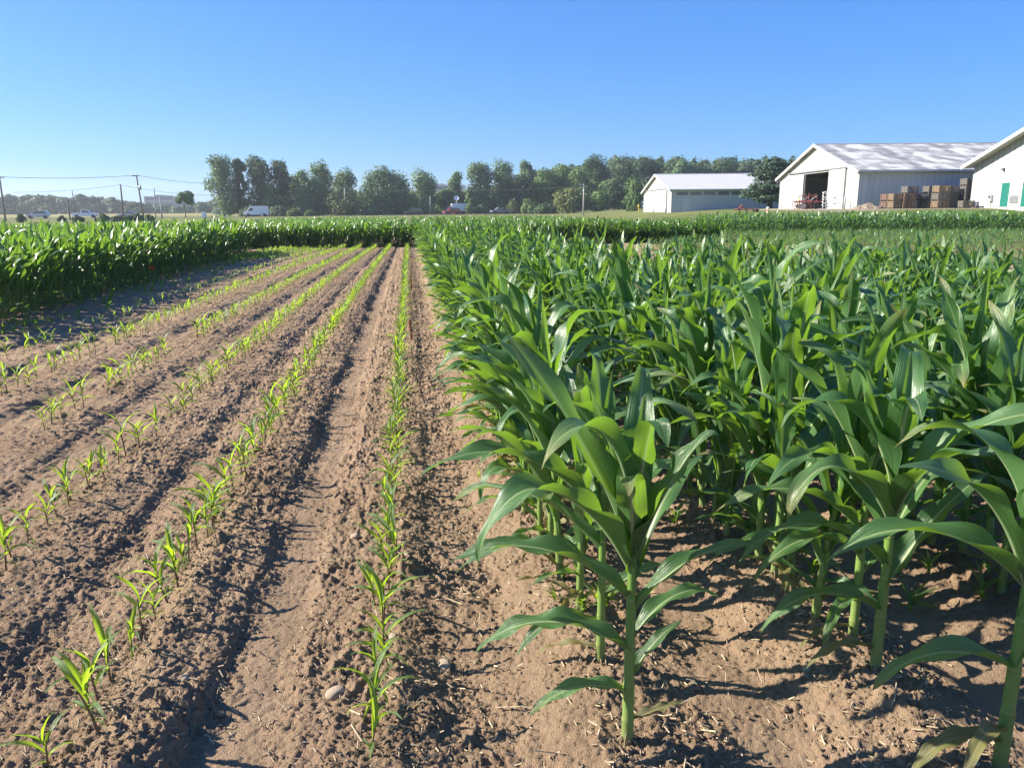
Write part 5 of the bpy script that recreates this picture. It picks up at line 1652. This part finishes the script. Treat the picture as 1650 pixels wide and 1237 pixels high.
def vehicle(name, label, shape, m, loc, rz, cat='car'):
    L_, w, prof, gl, ax, r_ = SHAPES[shape]
    t = thing(name, label, cat, loc, rz, 'vehicles along the road')
    body = MB().prism(prof, 'y', -w / 2, w / 2).build('body', m, t, bevel=.08, seg=2)
    g = MB()
    for s_ in (-1, 1): g.prism(gl, 'y', s_ * (w / 2 + .002), s_ * (w / 2 + .014))
    g.build('side_window', M['glass'], body)
    hi = max(p[1] for p in prof)
    fx0, fz0 = gl[0]; fx1, fz1 = gl[1]
    nx, nz_ = -(fz1 - fz0), (fx1 - fx0); nl = math.hypot(nx, nz_); nx, nz_ = nx / nl * .12, nz_ / nl * .12
    front = [p for p in prof if p[1] > .6][1:3]
    (ax0, az0), (ax1, az1) = [(p[0], p[1]) for p in prof if p[0] < gl[1][0] + .02][-2:] if shape != 'van' else ((-2.2, 1.25), (-1.45, 2.25))
    dx, dz = ax1 - ax0, az1 - az0; ll = math.hypot(dx, dz); ox, oz = -dz / ll * .016, dx / ll * .016
    MB().prism([(ax0 + dx * .1 + ox * .2, az0 + dz * .1 + oz * .2), (ax0 + dx * .92 + ox * .2, az0 + dz * .92 + oz * .2), (ax0 + dx * .92 + ox, az0 + dz * .92 + oz), (ax0 + dx * .1 + ox, az0 + dz * .1 + oz)], 'y', -w / 2 + .14, w / 2 - .14).build('windscreen', M['glass'], body)
    for s_ in (-1, 1):
        for a_ in ax: wheel(t, (a_, s_ * (w / 2 - .10), r_), r_, .22)
        x0 = prof[0][0]
        MB().box(x0 - .03, x0 + .12, s_ * (w / 2 - .42) - .16, s_ * (w / 2 - .42) + .16, .66, .80).build('headlight', M['lampglass'], t, bevel=.02)
        x1 = max(p[0] for p in prof)
        if shape != 'box_truck':
            MB().box(x1 - .10, x1 + .02, s_ * (w / 2 - .3) - .12, s_ * (w / 2 - .3) + .12, .78, .98).build('tail_light', M['taillamp'], t, bevel=.02)
    if shape == 'pickup':
        MB().box(.86, 2.6, -w / 2 + .1, w / 2 - .1, 1.122, 1.14).build('bed_liner', M['tyre'], t)
    if shape == 'box_truck':
        MB().box(-1.25, 3.1, -w / 2, w / 2, .75, 2.9).build('cargo_box', m, t, bevel=.05)
        MB().box(-1.3, 3.05, -.5, .5, .45, .748).build('chassis', M['tyre'], t)
    return t
def vx(px, D): return at(px, 345, D).x
def road_car(name, label, shape, m, px, off, cat='car', flip=False):
    # where the line of sight in this column meets the lane
    d = ray(px, 345); k = d.x / d.y
    # x = k*y ; y = 219 + .36 x + off
    y = (219 + off) / (1 - .36 * k); x = k * y
    return vehicle(name, label, shape, m, (x, y, .094), ROADZ + (math.pi if flip else 0), cat)
road_car('suv', 'silver suv driving left of the power poles', 'suv', M['silver'], 61, -1.9)
road_car('pickup_truck', 'pale pickup partly behind bushes between the power poles', 'pickup', M['white_paint'], 137, 1.9, 'pickup', True)
road_car('sedan', 'light sedan half hidden behind bushes at the thick brown pole', 'sedan', M['silver'], 207, -1.9)
road_car('van', 'white high-roof van on the road below the tall tree clump', 'van', M['white_paint'], 413, -1.9, 'van')
road_car('sedan', 'dark car on the road below the small bushy tree', 'suv', M['black_paint'], 667, -1.9)
road_car('suv', 'dark red car in front of the white dish truck', 'suv', M['red_paint'], 728, -1.9)
road_car('pickup_truck', 'dark pickup on the road left of the street lamp', 'pickup', M['grey_paint'], 806, -1.9, 'pickup')
tk = road_car('box_truck', 'white truck with raised satellite dish behind the red car', 'box_truck', M['white_paint'], 735, 9.5, 'truck')
mst = MB().tube((.2, 0, 2.9), (.2, 0, 3.7), .14).build('dish_mast', M['steel'], tk)
dish = MB(); prof = [(.04, 0), (.3, .05), (.55, .16), (.75, .32), (.75, .37), (.55, .22), (.3, .11), (.04, .06)]
dish.lathe(prof, n=24); do = dish.build('dish', M['white_plastic'], mst, smooth=True)
do.location = (.2, 0, 4.2); do.rotation_euler = (math.radians(50), math.radians(-20), 0)

# ------------------------------------------------------------------ the summer haze
hz = MB().box(-1800, 1800, -700, 2000, -1.6, 60).build('haze', bpy.data.materials.new('haze_air'))
hm = hz.data.materials[0]; hm.use_nodes = True; hn = hm.node_tree
for n_ in list(hn.nodes):
    if n_.type == 'BSDF_PRINCIPLED': hn.nodes.remove(n_)
pv = hn.nodes.new("ShaderNodeVolumePrincipled"); pv.inputs['Density'].default_value = 0.0003; pv.inputs['Color'].default_value = (.86, .93, 1.0, 1)
pv.inputs['Anisotropy'].default_value = .3
hn.links.new(pv.outputs[0], [n_ for n_ in hn.nodes if n_.type == 'OUTPUT_MATERIAL'][0].inputs['Volume'])
tag(hz, 'thin bluish summer haze over the whole field', 'haze', kind='stuff')
